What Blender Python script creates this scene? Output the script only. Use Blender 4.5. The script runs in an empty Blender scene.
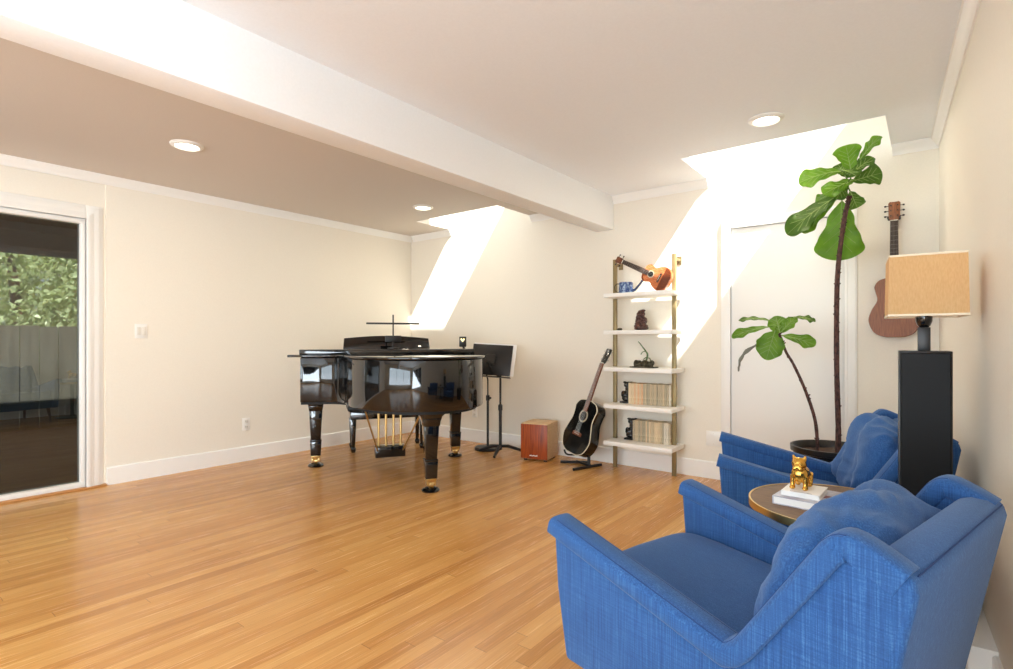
import bpy, bmesh, math, random
from mathutils import Vector, Matrix, noise
random.seed(7)
SC = bpy.context.scene
COL = SC.collection
R = math.radians

# ------------------------------------------------------------------ camera, sky, sun, added fill lights, exposure
cam_d = bpy.data.cameras.new('camera'); cam = bpy.data.objects.new('camera', cam_d); COL.objects.link(cam)
cam.location = (0, 0, 1.12); cam.rotation_euler = (R(90), 0, R(38.209))
cam_d.sensor_width = 36; cam_d.lens = 538 / 1013 * 36; cam_d.shift_y = 6.5 / 1013; cam_d.clip_start = .02
SC.camera = cam
wd = bpy.data.worlds.new('sky'); SC.world = wd; wd.use_nodes = True
bg = wd.node_tree.nodes['Background']; bg.inputs[0].default_value = (.80, .90, 1, 1); bg.inputs[1].default_value = 1.5
sd = bpy.data.lights.new('sun', 'SUN'); sd.energy = 26; sd.angle = R(.6); sd.color = (1, .96, .9)
sun = bpy.data.objects.new('sun', sd); COL.objects.link(sun)
sun.rotation_euler = Vector((-.71, .302, -1)).to_track_quat('-Z', 'Y').to_euler()
def fill_light(name, loc, direction, w, h, power, color=(1, .97, .93)):  # area lamp added behind the camera to fill the room
    d = bpy.data.lights.new(name, 'AREA'); d.shape = 'RECTANGLE'; d.size = w; d.size_y = h; d.energy = power; d.color = color
    o = bpy.data.objects.new(name, d); COL.objects.link(o); o.location = loc
    o.rotation_euler = Vector(direction).to_track_quat('-Z', 'Z').to_euler(); return o
fill_light('fill_light_front', (-2.0, -3.27, 1.30), (0, 1, .12), 4.4, 1.7, 130, (.80, .91, 1))
fill_light('fill_light_side', (.47, -1.6, 1.30), (-1, .22, .36), 2.2, 1.7, 165, (.80, .91, 1))  # added fill, tipped upward to brighten the ceiling
SC.view_settings.view_transform = 'Standard'; SC.view_settings.look = 'None'
SC.view_settings.gamma = 1; SC.view_settings.use_curve_mapping = False
SC.view_settings.exposure = 0.28
SC.cycles.max_bounces = 12; SC.cycles.diffuse_bounces = 7; SC.cycles.sample_clamp_indirect = 6

# ------------------------------------------------------------------ materials
def mat(name, color, rough=.6, metal=0, spec=.5, coat=0):
    m = bpy.data.materials.new(name); m.use_nodes = True
    b = m.node_tree.nodes['Principled BSDF']
    b.inputs['Base Color'].default_value = (*color, 1); b.inputs['Roughness'].default_value = rough
    b.inputs['Metallic'].default_value = metal; b.inputs['Specular IOR Level'].default_value = spec
    b.inputs['Coat Weight'].default_value = coat
    return m
def s2l(r, g, b):
    return tuple(((c / 255) / 12.92 if c / 255 <= .04045 else ((c / 255 + .055) / 1.055) ** 2.4) for c in (r, g, b))
def nodes(m): return m.node_tree.nodes, m.node_tree.links, m.node_tree.nodes['Principled BSDF']
def mth(m, op, a, b=None):
    n = m.node_tree.nodes.new('ShaderNodeMath'); n.operation = op
    for i, v in enumerate((a, b)):
        if v is None: continue
        if isinstance(v, (int, float)): n.inputs[i].default_value = v
        else: m.node_tree.links.new(v, n.inputs[i])
    return n.outputs[0]
def noisy(m, c1, c2, scale=(1, 1, 1), nscale=5, detail=4, bump=0, lo=.35, hi=.65, coord='Object', dist=.01):
    N, L, b = nodes(m)
    tc = N.new('ShaderNodeTexCoord'); mp = N.new('ShaderNodeMapping'); mp.inputs['Scale'].default_value = scale
    L.new(tc.outputs[coord], mp.inputs[0])
    nz = N.new('ShaderNodeTexNoise'); nz.inputs['Scale'].default_value = nscale; nz.inputs['Detail'].default_value = detail
    L.new(mp.outputs[0], nz.inputs['Vector'])
    cr = N.new('ShaderNodeValToRGB'); cr.color_ramp.elements[0].position = lo; cr.color_ramp.elements[1].position = hi
    cr.color_ramp.elements[0].color = (*c1, 1); cr.color_ramp.elements[1].color = (*c2, 1)
    L.new(nz.outputs['Fac'], cr.inputs[0]); L.new(cr.outputs[0], b.inputs['Base Color'])
    if bump:
        bp = N.new('ShaderNodeBump'); bp.inputs['Strength'].default_value = bump; bp.inputs['Distance'].default_value = dist
        L.new(nz.outputs['Fac'], bp.inputs['Height']); L.new(bp.outputs[0], b.inputs['Normal'])
    return m
def wall_paint(name, c, rough=.55):
    m = mat(name, c, rough, spec=.3)
    d = tuple(x * .975 for x in c)
    return noisy(m, d, c, nscale=90, detail=2, bump=.04, lo=.3, hi=.7, dist=.002)
M = {}
M['wall'] = wall_paint('cream_wall_paint', s2l(239, 232, 218))
M['ceil'] = wall_paint('ceiling_white_paint', s2l(238, 241, 245), .7)  # cool tint put in the colour against warm bounce from the floor
M['ceil_warm_lit'] = wall_paint('ceiling_white_warm_light_tint', s2l(214, 205, 195), .7)  # ceiling white with the dim warm light of the left side painted in
M['beam'] = wall_paint('beam_white_paint', s2l(246, 248, 250), .6)
M['trim'] = mat('white_gloss_trim', s2l(243, 241, 236), .35)
M['oak_trim'] = mat('oak_threshold', s2l(196, 140, 84), .4)
M['door'] = mat('white_door_paint', s2l(240, 239, 235), .4)
M['plastic'] = mat('white_plastic', s2l(240, 238, 232), .35)
M['black_gloss'] = mat('piano_black_lacquer', (.004, .004, .0045), .06, coat=.6)
M['black_satin'] = mat('black_satin_metal', (.012, .012, .013), .38)
M['column_black'] = mat('black_lacquered_wood', (.007, .007, .0075), .32)
M['panel_black'] = mat('black_cloth_panel', (.006, .006, .0065), .5, spec=.2)
M['black_matte'] = mat('black_matte', (.012, .012, .012), .7)
M['black_felt'] = mat('black_felt', (.006, .006, .006), .9)
M['brass'] = mat('brass', s2l(226, 196, 132), .3, 1)
M['aged_brass'] = noisy(mat('brushed_champagne_metal', s2l(150, 132, 92), .45, .5), s2l(134, 117, 80), s2l(158, 140, 100), (1, 1, .1), 40)
M['gold'] = mat('polished_gold', s2l(226, 176, 84), .2, 1)
M['ivory'] = mat('ivory_keys', s2l(240, 236, 222), .2)
M['chrome'] = mat('chrome', (.8, .8, .8), .12, 1)
M['cloth_black'] = mat('black_vinyl', (.01, .01, .01), .45)
M['shelf_white'] = noisy(mat('white_shelf_laminate', s2l(240, 236, 228), .45), s2l(241, 238, 231), s2l(245, 242, 236), (4, 40, 4), 2)
M['bronze'] = noisy(mat('dark_bronze', (.03, .025, .015), .45, .4), (.018, .016, .01), (.09, .075, .04), nscale=60)
M['green_patina'] = noisy(mat('green_patina', (.05, .12, .03), .45), (.03, .06, .02), (.12, .22, .05), nscale=80)
M['brown_carved'] = noisy(mat('carved_rosewood', (.06, .02, .015), .3), (.022, .008, .007), (.12, .038, .026), nscale=90, bump=.9, dist=.006)
M['soil'] = noisy(mat('potting_soil', (.03, .015, .008), .95), (.015, .008, .004), (.09, .04, .02), nscale=40, bump=.8)
M['pot'] = mat('black_plastic_pot', (.012, .012, .013), .35)
M['bark'] = noisy(mat('dark_reddish_bark', (.06, .025, .02), .8), (.025, .011, .009), (.12, .05, .04), (1, 1, .4), 90, bump=.8)
M['dry_leaf'] = mat('dried_grey_leaf', s2l(120, 120, 108), .85)
M['paper'] = mat('white_paper', s2l(244, 243, 240), .6)
M['book_grey'] = noisy(mat('grey_cover', s2l(186, 186, 198), .4), s2l(150, 150, 166), s2l(206, 206, 214), nscale=18)
M['ink_red'] = mat('dark_red_ink', s2l(110, 36, 50), .5)
M['ink_grey'] = mat('grey_ink', s2l(120, 124, 136), .5)
M['string'] = mat('steel_string', (.30, .28, .25), .4, 1)
M['rosette'] = noisy(mat('rosette_inlay', s2l(190, 178, 150), .4), s2l(120, 110, 90), s2l(210, 200, 176), nscale=200)
M['hole'] = mat('dark_sound_hole', (.006, .005, .004), .9)
M['binding'] = mat('cream_binding', s2l(226, 216, 190), .4)
M['guitar_black'] = mat('black_guitar_lacquer', (.005, .005, .005), .16, coat=.4)
def wood(name, dark, light, scale, rough=.4, coat=0, ns=4):
    return noisy(mat(name, light, rough, coat=coat), dark, light, scale, ns, 6, lo=.3, hi=.7)
M['mahogany'] = wood('mahogany_wood', s2l(112, 62, 36), s2l(164, 102, 62), (60, 3, 30), .45)
M['uke_wood'] = wood('sunburst_uke_wood', s2l(150, 66, 20), s2l(206, 110, 48), (50, 4, 20), .2, .5)
M['uke_burst'] = wood('dark_sunburst_wood', s2l(84, 34, 14), s2l(124, 58, 26), (50, 4, 20), .2, .5)
M['uke_flame'] = wood('flamed_pale_wood', s2l(176, 82, 40), s2l(214, 136, 88), (30, 8, 20), .25)
M['neck_wood'] = wood('neck_wood', s2l(104, 56, 34), s2l(138, 80, 50), (40, 4, 40), .4)
M['fret_wood'] = wood('rosewood_fretboard', s2l(44, 28, 22), s2l(76, 50, 38), (60, 6, 30), .5)
M['cajon_face'] = wood('cajon_orange_veneer', s2l(122, 44, 10), s2l(186, 84, 26), (38, 38, 2.5), .4, 0, 2.2)
M['cajon_body'] = wood('pale_plywood', s2l(196, 158, 112), s2l(222, 188, 144), (6, 6, 30), .5)
M['table_wood'] = wood('walnut_table_top', s2l(98, 70, 46), s2l(128, 96, 66), (5, 40, 5), .55)
M['leaf_dead'] = M['dry_leaf']
# leaf: green with pale veins, slightly translucent
def leaf_mat(name, c1, c2):
    m = mat(name, c1, .42)
    noisy(m, c1, c2, nscale=14, lo=.3, hi=.7)
    N, L, b = nodes(m)
    tr = N.new('ShaderNodeBsdfTranslucent'); tr.inputs[0].default_value = (c2[0] * 1.5, c2[1] * 1.5, c2[2], 1)
    mx = N.new('ShaderNodeMixShader'); mx.inputs[0].default_value = .3
    out = N['Material Output']; L.new(b.outputs[0], mx.inputs[1]); L.new(tr.outputs[0], mx.inputs[2]); L.new(mx.outputs[0], out.inputs[0])
    return m
M['leaf'] = leaf_mat('fig_leaf_green', s2l(84, 132, 34), s2l(128, 170, 58))
M['leaf_dark'] = leaf_mat('fig_leaf_dark_green', s2l(66, 102, 36), s2l(98, 134, 54))
M['vein'] = mat('pale_leaf_vein', s2l(150, 178, 92), .5)
M['tree_leaf'] = leaf_mat('tree_foliage', s2l(104, 124, 84), s2l(206, 214, 178))
# fabric
def fabric():
    m = mat('blue_woven_upholstery', s2l(48, 92, 160), .9, spec=.25)
    N, L, b = nodes(m)
    tc = N.new('ShaderNodeTexCoord')
    def streak(sc, k, d):
        mp = N.new('ShaderNodeMapping'); mp.inputs['Scale'].default_value = sc; L.new(tc.outputs['Object'], mp.inputs[0])
        n = N.new('ShaderNodeTexNoise'); n.inputs['Scale'].default_value = k; n.inputs['Detail'].default_value = d; L.new(mp.outputs[0], n.inputs['Vector']); return n.outputs['Fac']
    a = mth(m, 'ADD', mth(m, 'MULTIPLY', streak((330, 330, 7), 1, 3), .54), mth(m, 'MULTIPLY', streak((12, 330, 330), 1, 2), .24))
    s = mth(m, 'ADD', a, mth(m, 'ADD', mth(m, 'MULTIPLY', streak((1, 1, 1), 5, 2), .10), mth(m, 'MULTIPLY', streak((1, 1, 1), 420, 1), .16)))
    cr = N.new('ShaderNodeValToRGB'); e = cr.color_ramp.elements
    e[0].position = .34; e[0].color = (*s2l(34, 68, 120), 1); e[1].position = .78; e[1].color = (*s2l(86, 130, 184), 1)
    k = cr.color_ramp.elements.new(.56); k.color = (*s2l(48, 92, 150), 1)
    L.new(s, cr.inputs[0]); L.new(cr.outputs[0], b.inputs['Base Color'])
    bp = N.new('ShaderNodeBump'); bp.inputs['Strength'].default_value = .25; bp.inputs['Distance'].default_value = .003
    L.new(s, bp.inputs['Height']); L.new(bp.outputs[0], b.inputs['Normal'])
    b.inputs['Sheen Weight'].default_value = .25; b.inputs['Sheen Roughness'].default_value = .5
    b.inputs['Sheen Tint'].default_value = (.6, .75, 1, 1)
    return m
M['fabric'] = fabric()
M['seam'] = mat('dark_blue_welt', s2l(30, 62, 118), .9)
# lamp shade: woven grass cloth, lets light through
def shade_mat():
    m = mat('woven_grasscloth_shade', s2l(226, 186, 128), .85)
    noisy(m, s2l(226, 194, 140), s2l(240, 212, 162), (90, 90, 20), 3, 3, bump=.3, dist=.003)
    N, L, b = nodes(m)
    tr = N.new('ShaderNodeBsdfTranslucent'); tr.inputs[0].default_value = (*s2l(250, 214, 156), 1)
    mx = N.new('ShaderNodeMixShader'); mx.inputs[0].default_value = .4
    out = N['Material Output']; L.new(b.outputs[0], mx.inputs[1]); L.new(tr.outputs[0], mx.inputs[2]); L.new(mx.outputs[0], out.inputs[0])
    return m
M['shade'] = shade_mat()
M['shade_trim'] = mat('cream_shade_trim', s2l(240, 226, 200), .8)
# floor: narrow oak strips running along y, each strip its own tone
def floor_mat():
    m = mat('oak_strip_floor', s2l(200, 140, 80), .3)
    N, L, b = nodes(m)
    tc = N.new('ShaderNodeTexCoord'); sp = N.new('ShaderNodeSeparateXYZ'); L.new(tc.outputs['Object'], sp.inputs[0])
    W = .057; LEN = 2.1
    xr = mth(m, 'DIVIDE', sp.outputs[0], W); row = mth(m, 'FLOOR', xr); fx = mth(m, 'FRACT', xr)
    wn = N.new('ShaderNodeTexWhiteNoise'); wn.noise_dimensions = '1D'; L.new(row, wn.inputs['W'])
    yr = mth(m, 'ADD', mth(m, 'DIVIDE', sp.outputs[1], LEN), mth(m, 'MULTIPLY', wn.outputs['Value'], 7.3))
    colm = mth(m, 'FLOOR', yr); fy = mth(m, 'FRACT', yr)
    cb = N.new('ShaderNodeCombineXYZ'); L.new(row, cb.inputs[0]); L.new(colm, cb.inputs[1])
    w2 = N.new('ShaderNodeTexWhiteNoise'); w2.noise_dimensions = '3D'; L.new(cb.outputs[0], w2.inputs['Vector'])
    # grain: stretched noise, shifted for each board
    off = N.new('ShaderNodeVectorMath'); off.operation = 'SCALE'; L.new(w2.outputs['Color'], off.inputs[0]); off.inputs['Scale'].default_value = 9
    ad = N.new('ShaderNodeVectorMath'); ad.operation = 'ADD'; L.new(tc.outputs['Object'], ad.inputs[0]); L.new(off.outputs[0], ad.inputs[1])
    mp = N.new('ShaderNodeMapping'); mp.inputs['Scale'].default_value = (75, 1.9, 1); L.new(ad.outputs[0], mp.inputs[0])
    gn = N.new('ShaderNodeTexNoise'); gn.inputs['Scale'].default_value = 2; gn.inputs['Detail'].default_value = 8; gn.inputs['Roughness'].default_value = .65; L.new(mp.outputs[0], gn.inputs['Vector'])
    big = N.new('ShaderNodeTexNoise'); big.inputs['Scale'].default_value = .9; big.inputs['Detail'].default_value = 2; L.new(tc.outputs['Object'], big.inputs['Vector'])
    v = mth(m, 'ADD', mth(m, 'MULTIPLY', w2.outputs['Value'], .30), mth(m, 'ADD', mth(m, 'MULTIPLY', gn.outputs['Fac'], .58), mth(m, 'MULTIPLY', big.outputs['Fac'], .30)))
    cr = N.new('ShaderNodeValToRGB'); e = cr.color_ramp.elements
    e[0].position = .24; e[0].color = (*FLOORC[0], 1); e[1].position = .96; e[1].color = (*FLOORC[3], 1)
    k = e.new(.5); k.color = (*FLOORC[1], 1); k = e.new(.74); k.color = (*FLOORC[2], 1)
    L.new(v, cr.inputs[0])
    gap = mth(m, 'MAXIMUM', mth(m, 'LESS_THAN', fx, .018), mth(m, 'LESS_THAN', fy, .0016))
    mx = N.new('ShaderNodeMix'); mx.data_type = 'RGBA'; L.new(mth(m, 'MULTIPLY', gap, .55), mx.inputs['Factor'])
    L.new(cr.outputs[0], mx.inputs[6]); mx.inputs[7].default_value = (*s2l(120, 76, 40), 1)
    L.new(mx.outputs[2], b.inputs['Base Color'])
    rr = N.new('ShaderNodeMapRange'); rr.inputs[3].default_value = .17; rr.inputs[4].default_value = .34; L.new(gn.outputs['Fac'], rr.inputs[0]); L.new(rr.outputs[0], b.inputs['Roughness'])
    bp = N.new('ShaderNodeBump'); bp.inputs['Strength'].default_value = .08; bp.inputs['Distance'].default_value = .002
    L.new(mth(m, 'SUBTRACT', gn.outputs['Fac'], gap), bp.inputs['Height']); L.new(bp.outputs[0], b.inputs['Normal'])
    return m
FLOORC = [s2l(156, 98, 46), s2l(198, 140, 76), s2l(220, 166, 98), s2l(236, 192, 126)]
M['floor'] = floor_mat()
def glass_mat(name, tint, refl):
    m = bpy.data.materials.new(name); m.use_nodes = True; N = m.node_tree.nodes; L = m.node_tree.links
    for n in list(N):
        if n.type != 'OUTPUT_MATERIAL': N.remove(n)
    t = N.new('ShaderNodeBsdfTransparent'); t.inputs[0].default_value = (*tint, 1)
    g = N.new('ShaderNodeBsdfGlossy'); g.inputs['Roughness'].default_value = 0
    fr = N.new('ShaderNodeFresnel'); fr.inputs[0].default_value = 1.5
    mx = N.new('ShaderNodeMixShader'); L.new(mth(m, 'MULTIPLY', fr.outputs[0], refl), mx.inputs[0])
    L.new(t.outputs[0], mx.inputs[1]); L.new(g.outputs[0], mx.inputs[2]); L.new(mx.outputs[0], N['Material Output'].inputs[0])
    return m
M['glass'] = glass_mat('tinted_door_glass', (.44, .46, .44), 2.6)
M['clear_glass'] = glass_mat('clear_pane', (.95, .97, .97), 1)
def emit(name, c, s):
    m = bpy.data.materials.new(name); m.use_nodes = True; b = m.node_tree.nodes['Principled BSDF']
    b.inputs['Base Color'].default_value = (*c, 1); b.inputs['Emission Color'].default_value = (*c, 1); b.inputs['Emission Strength'].default_value = s
    return m
M['lamp_on'] = emit('lit_downlight_lens', (1, .9, .72), 7)
M['fence'] = noisy(mat('grey_fence_boards', s2l(96, 92, 84), .8), s2l(86, 82, 74), s2l(104, 100, 92), (1, 6, .6), 3)
M['porch'] = mat('dark_porch_boards', s2l(70, 62, 54), .8)
M['deck'] = noisy(mat('grey_concrete', s2l(86, 82, 76), .8), s2l(74, 70, 66), s2l(94, 90, 84), nscale=3)
M['can_blue'] = noisy(mat('blue_floral_enamel', s2l(50, 90, 150), .3), s2l(36, 66, 122), s2l(150, 172, 200), nscale=60, lo=.47, hi=.6)
M['blue_enamel'] = mat('dark_blue_enamel', s2l(40, 62, 104), .3)
M['switch_line'] = mat('switch_rocker', s2l(226, 222, 212), .3)
M['dark_slot'] = mat('dark_slot', (.03, .03, .03), .6)

# ------------------------------------------------------------------ mesh helpers
def new(): return bmesh.new()
def xf(bm, vs, T):
    if T is not None: bmesh.ops.transform(bm, matrix=T, verts=vs)
    return vs
def bevel_edges(bm, edges, w, seg=2):
    if w: bmesh.ops.bevel(bm, geom=edges, offset=w, segments=seg, profile=.5, affect='EDGES', clamp_overlap=True)
def box(bm, x0, x1, y0, y1, z0, z1, bev=0, seg=2, T=None):
    t = bmesh.new(); r = bmesh.ops.create_cube(t, size=1)
    for v in t.verts: v.co = Vector(((x0 + x1) / 2 + v.co.x * (x1 - x0), (y0 + y1) / 2 + v.co.y * (y1 - y0), (z0 + z1) / 2 + v.co.z * (z1 - z0)))
    bevel_edges(t, list(t.edges), bev, seg); join(bm, t, T)
def join(bm, t, T=None):
    if T is not None: bmesh.ops.transform(t, matrix=T, verts=list(t.verts))
    me = bpy.data.meshes.new('tmp'); t.to_mesh(me); t.free(); bm.from_mesh(me); bpy.data.meshes.remove(me)
def prism(bm, pts, a0, a1, plane='xy', bev=0, seg=2, T=None):
    """outline pts in a plane, pushed out along the third axis from a0 to a1"""
    t = bmesh.new()
    def p(u, v, w): return {'xy': (u, v, w), 'xz': (u, w, v), 'yz': (w, u, v)}[plane]
    A = [t.verts.new(p(u, v, a0)) for u, v in pts]; B = [t.verts.new(p(u, v, a1)) for u, v in pts]
    n = len(pts)
    t.faces.new(A[::-1]); t.faces.new(B)
    for i in range(n): t.faces.new((A[i], A[(i + 1) % n], B[(i + 1) % n], B[i]))
    bmesh.ops.recalc_face_normals(t, faces=list(t.faces))
    if bev:
        es = [e for e in t.edges if len(e.link_faces) == 2 and e.calc_face_angle(0) > .6]
        bevel_edges(t, es, bev, seg)
    join(bm, t, T)
def lathe(bm, prof, seg=32, T=None, cap=True):
    t = bmesh.new(); rings = []
    for r, z in prof:
        if r < 1e-6: rings.append([t.verts.new((0, 0, z))])
        else: rings.append([t.verts.new((r * math.cos(2 * math.pi * i / seg), r * math.sin(2 * math.pi * i / seg), z)) for i in range(seg)])
    for a, b in zip(rings, rings[1:]):
        if len(a) == 1 and len(b) == 1: continue
        for i in range(seg):
            j = (i + 1) % seg
            if len(a) == 1: t.faces.new((a[0], b[j], b[i]))
            elif len(b) == 1: t.faces.new((a[i], a[j], b[0]))
            else: t.faces.new((a[i], a[j], b[j], b[i]))
    if cap:
        for rg in (rings[0], rings[-1]):
            if len(rg) > 2: t.faces.new(rg)
    bmesh.ops.recalc_face_normals(t, faces=list(t.faces)); join(bm, t, T)
def frame_path(pts):
    P = [Vector(p) for p in pts]; out = []
    prev = None
    for i, p in enumerate(P):
        d = ((P[min(i + 1, len(P) - 1)] - P[max(i - 1, 0)])).normalized()
        if prev is None:
            up = Vector((0, 0, 1)) if abs(d.z) < .9 else Vector((1, 0, 0))
            n = d.cross(up).normalized()
        else: n = (prev - d * prev.dot(d)).normalized()
        prev = n; out.append((p, d, n, d.cross(n)))
    return out
def tube(bm, pts, r, seg=10, T=None):
    t = bmesh.new(); rr = r if isinstance(r, (list, tuple)) else [r] * len(pts); rings = []
    for (p, d, n, b), q in zip(frame_path(pts), rr):
        rings.append([t.verts.new(p + (n * math.cos(2 * math.pi * i / seg) + b * math.sin(2 * math.pi * i / seg)) * q) for i in range(seg)])
    for a, c in zip(rings, rings[1:]):
        for i in range(seg): t.faces.new((a[i], a[(i + 1) % seg], c[(i + 1) % seg], c[i]))
    t.faces.new(rings[0][::-1]); t.faces.new(rings[-1])
    bmesh.ops.recalc_face_normals(t, faces=list(t.faces)); join(bm, t, T)
def ell(bm, c, r, T=None, seg=20, rings=12):
    t = bmesh.new(); bmesh.ops.create_uvsphere(t, u_segments=seg, v_segments=rings, radius=1)
    for v in t.verts: v.co = Vector((c[0] + v.co.x * r[0], c[1] + v.co.y * r[1], c[2] + v.co.z * r[2]))
    join(bm, t, T)
def taper(bm, z0, w0, d0, z1, w1, d1, cx=0, cy=0, cx1=None, cy1=None, bev=0, T=None):
    """square post from z0 (w0 x d0) to z1 (w1 x d1)"""
    t = bmesh.new(); cx1 = cx if cx1 is None else cx1; cy1 = cy if cy1 is None else cy1
    A = [t.verts.new((cx + sx * w0 / 2, cy + sy * d0 / 2, z0)) for sx, sy in ((-1, -1), (1, -1), (1, 1), (-1, 1))]
    B = [t.verts.new((cx1 + sx * w1 / 2, cy1 + sy * d1 / 2, z1)) for sx, sy in ((-1, -1), (1, -1), (1, 1), (-1, 1))]
    t.faces.new(A[::-1]); t.faces.new(B)
    for i in range(4): t.faces.new((A[i], A[(i + 1) % 4], B[(i + 1) % 4], B[i]))
    bmesh.ops.recalc_face_normals(t, faces=list(t.faces))
    bevel_edges(t, list(t.edges), bev); join(bm, t, T)
def spline(pts, n=6, closed=False):
    P = [Vector(p) for p in pts]; out = []; m = len(P)
    for i in range(m if closed else m - 1):
        p0, p1, p2, p3 = ((P[(i - 1) % m], P[i], P[(i + 1) % m], P[(i + 2) % m]) if closed else (P[max(i - 1, 0)], P[i], P[i + 1], P[min(i + 2, m - 1)]))
        for k in range(n):
            t = k / n
            out.append(.5 * ((2 * p1) + (p2 - p0) * t + (2 * p0 - 5 * p1 + 4 * p2 - p3) * t * t + (3 * p1 - p0 - 3 * p2 + p3) * t ** 3))
    if not closed: out.append(P[-1])
    return out
def sup(bm, c, r, e=.45, nu=40, nv=28, T=None, wr=0, wf=9):
    """puffy cushion: superellipsoid with soft wrinkles"""
    t = bmesh.new(); f = lambda x, p: math.copysign(abs(x) ** p, x); g = []
    for j in range(nv + 1):
        ph = -math.pi / 2 + math.pi * j / nv; row = []
        for i in range(nu):
            th = 2 * math.pi * i / nu
            q = Vector((f(math.cos(ph), e) * f(math.cos(th), e), f(math.cos(ph), e) * f(math.sin(th), e), f(math.sin(ph), e)))
            p = Vector((q.x * r[0], q.y * r[1], q.z * r[2]))
            if wr: p += q * wr * (noise.noise(Vector((p.x * wf, p.y * wf, p.z * wf * .6)) + Vector(c)) + .4 * (.35 - abs(noise.noise(Vector((p.x * wf * 2, p.y * wf * 1.3, p.z * wf * 2.4)) + Vector((4, 2, 7))))))
            row.append(t.verts.new(Vector(c) + p))
        g.append(row)
    for j in range(nv):
        for i in range(nu): t.faces.new((g[j][i], g[j][(i + 1) % nu], g[j + 1][(i + 1) % nu], g[j + 1][i]))
    bmesh.ops.remove_doubles(t, verts=list(t.verts), dist=1e-5)
    bmesh.ops.recalc_face_normals(t, faces=list(t.faces)); join(bm, t, T)
def obj(name, bm, m, parent=None, smooth=40, loc=None):
    for f in bm.faces: f.smooth = True
    for e in bm.edges:
        e.smooth = not (len(e.link_faces) == 2 and e.calc_face_angle(0) > R(smooth))
    me = bpy.data.meshes.new(name); bm.to_mesh(me); bm.free()
    o = bpy.data.objects.new(name, me); COL.objects.link(o)
    for x in (m if isinstance(m, (list, tuple)) else [m]): me.materials.append(M[x])
    if parent is not None: o.parent = parent
    if loc is not None: o.location = loc
    return o
def tag(o, label, cat, group=None):
    o['label'] = label; o['category'] = cat
    if group: o['group'] = group
    return o
def thing(name, label, cat, loc=(0, 0, 0), rz=0, group=None):
    o = bpy.data.objects.new(name, None); COL.objects.link(o); o.location = loc; o.rotation_euler = (0, 0, rz); o.empty_display_size = .1
    return tag(o, label, cat, group)
def struct(name, bm, m, parent=None, smooth=30):
    o = obj(name, bm, m, parent, smooth)
    if parent is None: o['kind'] = 'structure'
    return o
def B(*a, **k):
    bm = new(); box(bm, *a, **k); return bm

# ------------------------------------------------------------------ room shell
XL, YB, YF = -5.03, 4.487, -3.2
WX = lambda y: .047 + .055 * (YB - y)           # right wall, not quite square to the back wall
struct('floor', B(-5.2, .65, YF - .15, YB + .15, -.12, 0), 'floor')
# left wall with the opening of the sliding door
DY0, DY1, DZ = -1.25, 1.232, 2.045
bm = new()
for a in ((YF - .15, DY0, 0, 2.5), (DY1, 1.36, 0, 2.5), (DY0, DY1, DZ, 2.5)): box(bm, XL - .16, XL - .012, a[0], a[1], a[2], a[3])
box(bm, XL - .16, XL, 1.36, YB + .15, 0, 2.5)
struct('wall_left', bm, 'wall')
struct('wall_back', B(XL - .16, .4, YB, YB + .16, 0, 3.05), 'wall')
# right wall with a hole for the added window behind the camera
A3 = math.atan2(.055, 1)
TR = Matrix.Translation((WX(0), 0, 0)) @ Matrix.Rotation(A3, 4, 'Z')     # local y runs along the right wall, local x=0 is its face
bm = new()
for y0, y1, z0, z1 in ((-2.75, 4.7, 0, .45), (-2.75, 4.7, 2.15, 2.6), (-3.4, -2.7, 0, 2.6), (-.5, 4.7, .45, 2.15)): box(bm, 0, .15, y0, y1, z0, z1, T=TR)
struct('wall_right', bm, 'wall')
bm = new()
for x0, x1, z0, z1 in ((-5.2, .7, 0, .45), (-5.2, .7, 2.15, 2.6), (-5.2, -4.2, .45, 2.15), (.2, .7, .45, 2.15)): box(bm, x0, x1, YF - .15, YF, z0, z1)
struct('wall_front', bm, 'wall')
# ceilings: the lower one left of the beam, the other right of it, both with a skylight opening at the back wall
ZL, ZR, SKZ = 2.40, 2.44, 2.98
def ceiling(name, m, x0, x1, z, ox0, ox1, oy):
    bm = new()
    box(bm, x0, x1, YF - .15, oy, z, z + .1); box(bm, x0, ox0, oy, YB, z, z + .1); box(bm, ox1, x1, oy, YB, z, z + .1)
    struct(name, bm, m)
LSK = (-4.33, -3.21, 3.935); RSK = (-1.42, -.205, 3.845)
ceiling('ceiling', 'ceil', -2.30, .75, ZR, *RSK); ceiling('ceiling.001', 'ceil_warm_lit', -5.2, -2.44, ZL, *LSK)
def skylight(name, x0, x1, y0, z):
    bm = new(); w = .06
    box(bm, x0 - w, x0, y0 - w, YB, z + .1, SKZ); box(bm, x1, x1 + w, y0 - w, YB, z + .1, SKZ); box(bm, x0, x1, y0 - w, y0, z + .1, SKZ)
    s = struct(name, bm, 'beam')
    bm = new(); f = .035
    box(bm, x0, x0 + f, y0, YB, SKZ - .05, SKZ); box(bm, x1 - f, x1, y0, YB, SKZ - .05, SKZ); box(bm, x0 + f, x1 - f, y0, y0 + f, SKZ - .05, SKZ); box(bm, x0 + f, x1 - f, YB - .015, YB, SKZ - .05, SKZ)
    obj('window_frame', bm, 'trim', s); obj('glass', B(x0 + f, x1 - f, y0 + f, YB - .015, SKZ - .03, SKZ - .026), 'clear_glass', s)
skylight('window_1', *LSK, ZL); skylight('window_2', *RSK, ZR)
struct('ceiling_beam', B(-2.46, -2.28, YF, YB, 2.14, 2.46, bev=.004), 'beam')
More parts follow.
